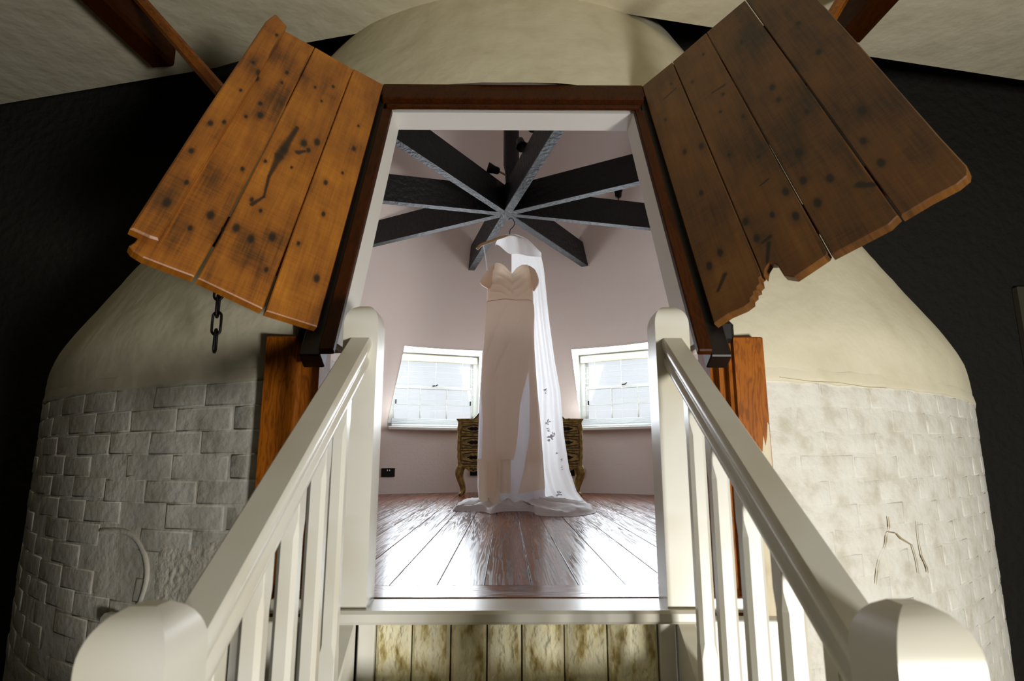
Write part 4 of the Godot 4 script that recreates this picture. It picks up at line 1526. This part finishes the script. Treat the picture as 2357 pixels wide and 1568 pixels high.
	sheet(st, func(u: float, v: float) -> Vector3:
		var y := lerpf(0.09, 0.34, v)
		return front_at(lerpf(-0.165, -0.105 + 0.01 * v, u), y, 0.040 + 0.012 * sin(u * 3.1)), 10, 20)
	put("turned_corner", st, "dress_satin", o)
	# pale lining that shows in the slit and at the hem
	st = nw()
	sheet(st, func(u: float, v: float) -> Vector3:
		var y := lerpf(0.006, 1.30, v)
		var l := lookup(SKL, y) + 0.01
		var r := lookup(SKR, y) - 0.01
		var x := lerpf(l, r, u)
		return front_at(x, y, -0.075 + 0.011 * sin(u * 24.0) * (1.0 - v * 0.8))
		, 90, 40)
	put("lining", st, "dress_lining", o)
	st = nw()
	sheet(st, func(u: float, v: float) -> Vector3:
		var y := lerpf(0.006, 1.57, v)
		var l := lookup(SKL, y)
		var r := lookup(SKR, y)
		var a := lerpf(0.0, PI, u)
		return Vector3((l + r) / 2.0 + (r - l) / 2.0 * cos(a), y, DZ - (depth_at(y) + 0.012 * sin(u * 30.0) * (1.0 - v)) * sin(a)), 60, 40)
	put("back_panel", st, "dress_lining", o)
	# white train spread on the boards
	var tr := [Vector2(-0.40, -4.42), Vector2(-0.375, -4.38), Vector2(-0.19, -4.29), Vector2(-0.127, -4.14), Vector2(-0.05, -4.30), Vector2(0.142, -4.30), Vector2(0.18, -4.02), Vector2(0.367, -3.96), Vector2(0.545, -4.16), Vector2(0.60, -4.40), Vector2(0.59, -4.75), Vector2(0.50, -5.05), Vector2(0.2, -5.15), Vector2(-0.15, -5.1), Vector2(-0.36, -5.0)]
	st = nw()
	floor_cloth(st, tr, 0.085)
	put("train", st, "dress_lining", o)

	# veil over the right arm of the hanger
	var vl := thing("veil")
	tag(vl, "sheer white veil draped over the hanger and trailing down beside the dress", "veil")
	st = nw()
	var vr := [[2.02, 0.238], [1.996, 0.251], [1.867, 0.275], [1.577, 0.307], [1.363, 0.332], [1.119, 0.363], [0.879, 0.404], [0.544, 0.422], [0.283, 0.450], [0.122, 0.497], [0.03, 0.57]]
	var vt := [[-0.119, 2.045], [-0.095, 2.103], [-0.032, 2.140], [0.055, 2.144], [0.143, 2.096], [0.212, 2.03], [0.251, 1.985]]
	var vs := []
	for q in vt:
		vs.append(Vector3(q[0], q[1], 0))
	vt = []
	for q in smooth_path(vs, 6):
		vt.append([q.x, q.y])
	var veil_top := func(x: float) -> float:
		for i in vt.size() - 1:
			if x <= vt[i + 1][0]:
				return lerpf(vt[i][1], vt[i + 1][1], clampf((x - vt[i][0]) / (vt[i + 1][0] - vt[i][0]), 0.0, 1.0))
		return vt[-1][1]
	# long fall behind the dress
	sheet(st, func(u: float, v: float) -> Vector3:
		var xt := lerpf(0.012, 0.249, u)
		var yt: float = veil_top.call(xt)
		var y := lerpf(0.012 + 0.04 * smoothstep(0.5, 0.0, u), yt - 0.004, v)
		var r := lookup(vr, y)
		var x := lerpf(0.012 - 0.16 * smoothstep(1.2, 0.1, y), minf(r, lerpf(r, xt, smoothstep(1.9, 2.1, y))), u)
		var z := -4.69 - 0.125 * smoothstep(2.0, 1.4, y) + 0.17 * smoothstep(0.9, 0.0, y) * smoothstep(0.27, 0.5, x)
		z += (0.012 * sin(u * 21.0) + 0.008 * sin(u * 47.0 + y * 2.0)) * smoothstep(2.05, 1.5, y) * (1.0 + 0.8 * smoothstep(0.8, 0.0, y))
		return Vector3(x, y, z), 110, 90)
	put("fall", st, "veil", vl)
	# cloth folded over the hanger's shoulder, hanging in front
	st = nw()
	sheet(st, func(u: float, v: float) -> Vector3:
		var x := lerpf(-0.119, 0.249, u)
		var yt: float = veil_top.call(x)
		var lowt := lerpf(2.035, 1.957, smoothstep(-0.119, 0.01, x)) if x < 0.02 else lerpf(1.957, 1.93, smoothstep(0.02, 0.249, x))
		var y := lerpf(lowt, yt, v)
		return Vector3(x, y, -4.65 + 0.085 * sqrt(maxf(1.0 - v * v, 0.0)) - 0.02 * (1.0 - v) + 0.006 * sin(u * 16.0 + v * 3.0)), 50, 24)
	put("shoulder_fold", st, "veil", vl)
	# lace motifs worked into it
	for q in [[0.282, 0.90, 0.8], [0.298, 0.64, 1.1], [0.318, 0.53, 1.5], [0.334, 0.545, 1.1], [0.30, 0.585, 0.8], [0.362, 0.40, 0.5], [0.398, 0.35, 0.6], [0.400, 0.29, 0.6], [0.37, 0.10, 1.2], [0.34, 0.06, 1.1], [0.285, 0.87, 0.5], [0.40, 0.05, 1.2]]:
		st = nw()
		for k in 7:
			var an: float = k * TAU / 7.0 + q[0] * 40.0 + rng.randf_range(-0.5, 0.5)
			var c: Vector2 = Vector2(q[0], q[1]) + Vector2(cos(an), sin(an)) * rng.randf_range(0.003, 0.016) * q[2] + Vector2(0.0, rng.randf_range(-0.012, 0.012)) * q[2]
			var pet := []
			for i in 8:
				var b := TAU * i / 8.0
				pet.append(c + (Vector2(cos(an), sin(an)) * cos(b) * 0.0075 + Vector2(-sin(an), cos(an)) * sin(b) * 0.0042) * q[2])
			puff(st, pet, 0.004, Vector3(0, 0, -4.672 - 0.125 * smoothstep(2.0, 1.4, q[1]) + 0.17 * smoothstep(0.9, 0.0, q[1]) * smoothstep(0.27, 0.5, q[0])), 1.0)
		put("lace_motif", st, "lace", vl)

	# wooden hanger
	var h := thing("coat_hanger")
	tag(h, "pale wooden coat hanger hooked under the meeting point of the beams", "hanger")
	st = nw()
	var hp := smooth_path([Vector3(-0.262, 1.988, -4.56), Vector3(-0.225, 2.030, -4.575), Vector3(-0.154, 2.062, -4.59), Vector3(-0.08, 2.098, -4.605), Vector3(0.0, 2.120, -4.62), Vector3(0.08, 2.098, -4.635), Vector3(0.16, 2.055, -4.65), Vector3(0.225, 1.998, -4.665)], 4)
	tube(st, hp, 0.013, 8, 0.75)
	put("arm", st, "hanger_wood", h)
	st = nw()
	tube(st, smooth_path([Vector3(-0.002, 2.11, -4.62), Vector3(-0.001, 2.166, -4.62), Vector3(0.012, 2.185, -4.62), Vector3(0.029, 2.206, -4.62), Vector3(0.034, 2.235, -4.62), Vector3(0.020, 2.266, -4.62), Vector3(0.000, 2.272, -4.62), Vector3(-0.014, 2.258, -4.62)], 4), 0.0032, 6)
	put("hook", st, "iron", h)

# a closed cushion from an outline: rim thin, middle raised
func puff(st: SurfaceTool, outline: Array, th: float, at: Vector3, back: float) -> void:
	st.set_smooth_group(0)
	var c := Vector2.ZERO
	for p in outline:
		c += p
	c /= outline.size()
	var pts := []
	for i in outline.size():      # round the outline
		var p0: Vector2 = outline[(i + outline.size() - 1) % outline.size()]
		var p1: Vector2 = outline[i]
		var p2: Vector2 = outline[(i + 1) % outline.size()]
		var p3: Vector2 = outline[(i + 2) % outline.size()]
		for k in 3:
			pts.append(p1.cubic_interpolate(p2, p0, p3, k / 3.0))
	var n := pts.size()
	var ts := [1.0, 0.93, 0.78, 0.55, 0.28, 0.0]
	var V := func(i: int, t: float, s: float) -> Vector3:
		var p: Vector2 = c.lerp(pts[i % n], t)
		return at + Vector3(p.x, p.y, s * th * sqrt(maxf(1.0 - t * t, 0.0)))
	for s in [1.0, -back]:
		for k in ts.size() - 1:
			for i in n:
				var a: Vector3 = V.call(i, ts[k], s)
				var b: Vector3 = V.call(i + 1, ts[k], s)
				var d: Vector3 = V.call(i + 1, ts[k + 1], s)
				var e: Vector3 = V.call(i, ts[k + 1], s)
				if s > 0:
					q4(st, e, d, b, a)
				else:
					q4(st, a, b, d, e)

func floor_cloth(st: SurfaceTool, outline: Array, h: float) -> void:
	st.set_smooth_group(0)
	var c := Vector2(0.05, -4.62)
	var pts := []
	for i in outline.size():
		var p0: Vector2 = outline[(i + outline.size() - 1) % outline.size()]
		var p1: Vector2 = outline[i]
		var p2: Vector2 = outline[(i + 1) % outline.size()]
		var p3: Vector2 = outline[(i + 2) % outline.size()]
		for k in 8:
			pts.append(p1.cubic_interpolate(p2, p0, p3, k / 8.0))
	var n := pts.size()
	var rows := 14
	var V := func(i: int, t: float) -> Vector3:
		var p: Vector2 = c.lerp(pts[i % n], t)
		var an := atan2(p.y - c.y, p.x - c.x)
		var y := 0.004
		if t < 1.0:
			y += h * pow(1.0 - t, 0.9) * 0.55 + 0.034 * smoothstep(1.0, 0.93, t)
			y += (0.011 * sin(an * 13.0 + t * 3.0) + 0.012 * noise.get_noise_2d(p.x * 14.0, p.y * 14.0)) * smoothstep(1.0, 0.90, t)
			y += 0.014 * noise.get_noise_2d(p.x * 5.0 + 7.0, p.y * 5.0)* smoothstep(1.0, 0.8, t)
		return Vector3(p.x, maxf(y, 0.004), p.y)
	for k in rows:
		var t0 := 1.0 - 0.7 * pow(float(k) / rows, 1.6)
		var t1 := 1.0 - 0.7 * pow(float(k + 1) / rows, 1.6)
		for i in n:
			q4(st, V.call(i, t1), V.call(i + 1, t1), V.call(i + 1, t0), V.call(i, t0))

# ------------------------------------------------------------------ chain, props, lamps, sockets
func build_small_things() -> void:
	# chain behind the left hatch
	var ch := thing("chain")
	tag(ch, "short rusty iron chain hanging below the left hatch", "chain")
	for k in 7:
		var st := nw()
		var c := Vector3(-0.845 + 0.0012 * k, 0.985 - 0.050 * k, -1.66)
		var link := []
		for i in 25:
			var a := TAU * i / 24.0
			var lx := 0.0125 * cos(a)
			var ly := 0.0145 * sin(a) + (0.018 if sin(a) > 0.001 else (-0.018 if sin(a) < -0.001 else 0.0))
			link.append(c + (Vector3(lx, ly, 0) if k % 2 == 1 else Vector3(lx * 0.25, ly, lx)))
		tube(st, link, 0.0038, 7)
		put("link", st, "iron", ch)
	# wooden props that hold the hatches, and the ceiling timbers they rise to
	for sd in [-1, 1]:
		var o := thing("hatch_prop")
		tag(o, "slim brown wooden prop slanting down to the back of the left hatch" if sd < 0 else "slim brown wooden prop behind the top of the right hatch", "prop", "wooden props that hold the hatches")
		var st := nw(false)
		var a: Vector3 = Vector3(-2.075, 2.875, -2.95) if sd < 0 else Vector3(1.835, 2.875, -2.878)
		var b: Vector3 = Vector3(-1.27, 1.93, -2.42) if sd < 0 else Vector3(1.30, 2.1, -2.42)
		var F := frame_of(b - a, Vector3.BACK)
		var L := a.distance_to(b)
		box(st, Vector3.ZERO, Vector3(0.060, L, 0.055), 0.014)
		var pm := put("pole", st, "pine", o)
		pm.transform = Transform3D(F, (a + b) / 2.0)
		var t := thing("ceiling_timber")
		tag(t, "heavy dark timber under the ceiling at the upper left" if sd < 0 else "heavy dark timber under the ceiling behind the right hatch", "timber", "dark timbers under the ceiling")
		st = nw(false)
		var pa: Vector3 = Vector3(-2.36, 2.86, -1.6) if sd < 0 else Vector3(2.06, 2.86, -1.6)
		var pb: Vector3 = Vector3(-2.18, 2.86, -3.42) if sd < 0 else Vector3(1.98, 2.86, -3.15)
		L = pa.distance_to(pb)
		box(st, Vector3.ZERO, Vector3(0.20, L, 0.16), 0.02)
		var tm := put("timber", st, "pine_dark", t)
		tm.transform = Transform3D(frame_of(pb - pa, Vector3.UP), (pa + pb) / 2.0)
		tm.rotate_object_local(Vector3.UP, PI / 2.0)
	# double sockets low on the kiln wall
	for e in [[-32.4, 0.217, "dark double socket on the kiln wall, beside the left newel post"], [18.3, 0.220, "dark double socket on the wall behind the right leg of the dressing table"], [-8.6, 0.220, "dark double socket on the wall under the dressing table, almost hidden by the dress"]]:
		var o := thing("wall_socket", on_in(e[0], e[1], RI - 0.006), -deg_to_rad(e[0]))
		tag(o, e[2], "socket", "double sockets round the kiln wall")
		var st := nw(false)
		box(st, Vector3.ZERO, Vector3(0.146, 0.088, 0.014), 0.003)
		put("plate", st, "black_metal", o)
		for sx in [-1, 1]:
			st = nw(false)
			box(st, Vector3(sx * 0.012, 0.022, 0.009), Vector3(0.011, 0.016, 0.008), 0.003)
			put("switch", st, "window_paint", o)
			st = nw(false)
			for q in [[0.0, 0.005, 0.007, 0.012], [-0.011, -0.014, 0.012, 0.007], [0.011, -0.014, 0.012, 0.007]]:
				box(st, Vector3(sx * 0.045 + q[0], q[1], 0.0072), Vector3(q[2], q[3], 0.002), 0.0)
			put("pin_holes", st, "iron", o)
	# little painted block on the brick
	var jb := thing("junction_block", on_out(-27.2, -0.136, 0.018), deg_to_rad(-27.2))
	tag(jb, "small painted junction block on the brick wall above the left newel post", "junction box")
	var st5 := nw(false)
	box(st5, Vector3.ZERO, Vector3(0.085, 0.05, 0.045), 0.012)
	put("case", st5, "brick_paint", jb)
	st5 = nw()
	lathe(st5, [Vector2(0.008, 0.0), Vector2(0.008, 0.006), Vector2(0.0, 0.006)], 10, Transform3D(Basis(Vector3.RIGHT, PI / 2.0), Vector3(-0.015, -0.014, 0.02)))
	put("plug", st5, "iron", jb)
	# spotlights, switched off
	spot_lamp(Vector3(0.073, 2.60, -4.02), Vector3(0.2, -1.0, 0.5), Vector3(0.19, 2.585, -4.02), "black spotlight beside the king post, lower one on the lamp bar")
	spot_lamp(Vector3(0.160, 2.735, -3.98), Vector3(0.1, -1.0, 0.3), Vector3(0.265, 2.715, -3.98), "black spotlight on the lamp bar, just under the door head")
	spot_lamp(Vector3(0.939, 2.625, -4.898), Vector3(0.0, 1.0, 0.1), Vector3(0.939, 2.535, -4.898), "black spotlight standing on the right hand beam")
	spot_lamp(Vector3(-0.13, 2.605, -4.44), Vector3(-1.0, 0.25, 0.2), Vector3(-0.03, 2.56, -4.45), "black spotlight clamped to the left of the king post")
	var bar := thing("lamp_bar")
	tag(bar, "black lamp bar along the beam that runs towards the doorway", "lamp bar")
	var st6 := nw()
	tube(st6, [Vector3(0.19, 2.575, -4.03), Vector3(0.265, 2.715, -3.97), Vector3(0.36, 2.86, -3.92)], 0.012, 8)
	put("tube", st6, "black_metal", bar)
	# boarded frame on the dark wall at the right
	var tr := struct("trim_1", "dim brown boarding on the dark wall at the right")
	var st7 := nw(false)
	box(st7, Vector3(4.09, 0.36, -4.47), Vector3(0.4, 2.6, 0.06), 0.006)
	put("board", st7, "trim_wood", tr)

func spot_lamp(p: Vector3, aim: Vector3, foot: Vector3, label: String) -> void:
	var o := thing("spotlight")
	tag(o, label, "spotlight", "black spotlights among the beams")
	var st := nw()
	var y := aim.normalized()
	var F := frame_of(y, Vector3.BACK)
	lathe(st, [Vector2(0.0, -0.048), Vector2(0.020, -0.046), Vector2(0.028, -0.034), Vector2(0.031, 0.0), Vector2(0.041, 0.034), Vector2(0.043, 0.052), Vector2(0.037, 0.050), Vector2(0.030, 0.020), Vector2(0.0, 0.010)], 16, Transform3D(F, p))
	put("lamp_head", st, "black_metal", o)
	st = nw()
	tube(st, [p, p.lerp(foot, 0.5) + Vector3(0, 0.004, 0), foot], 0.008, 8)
	put("stem", st, "brass", o)
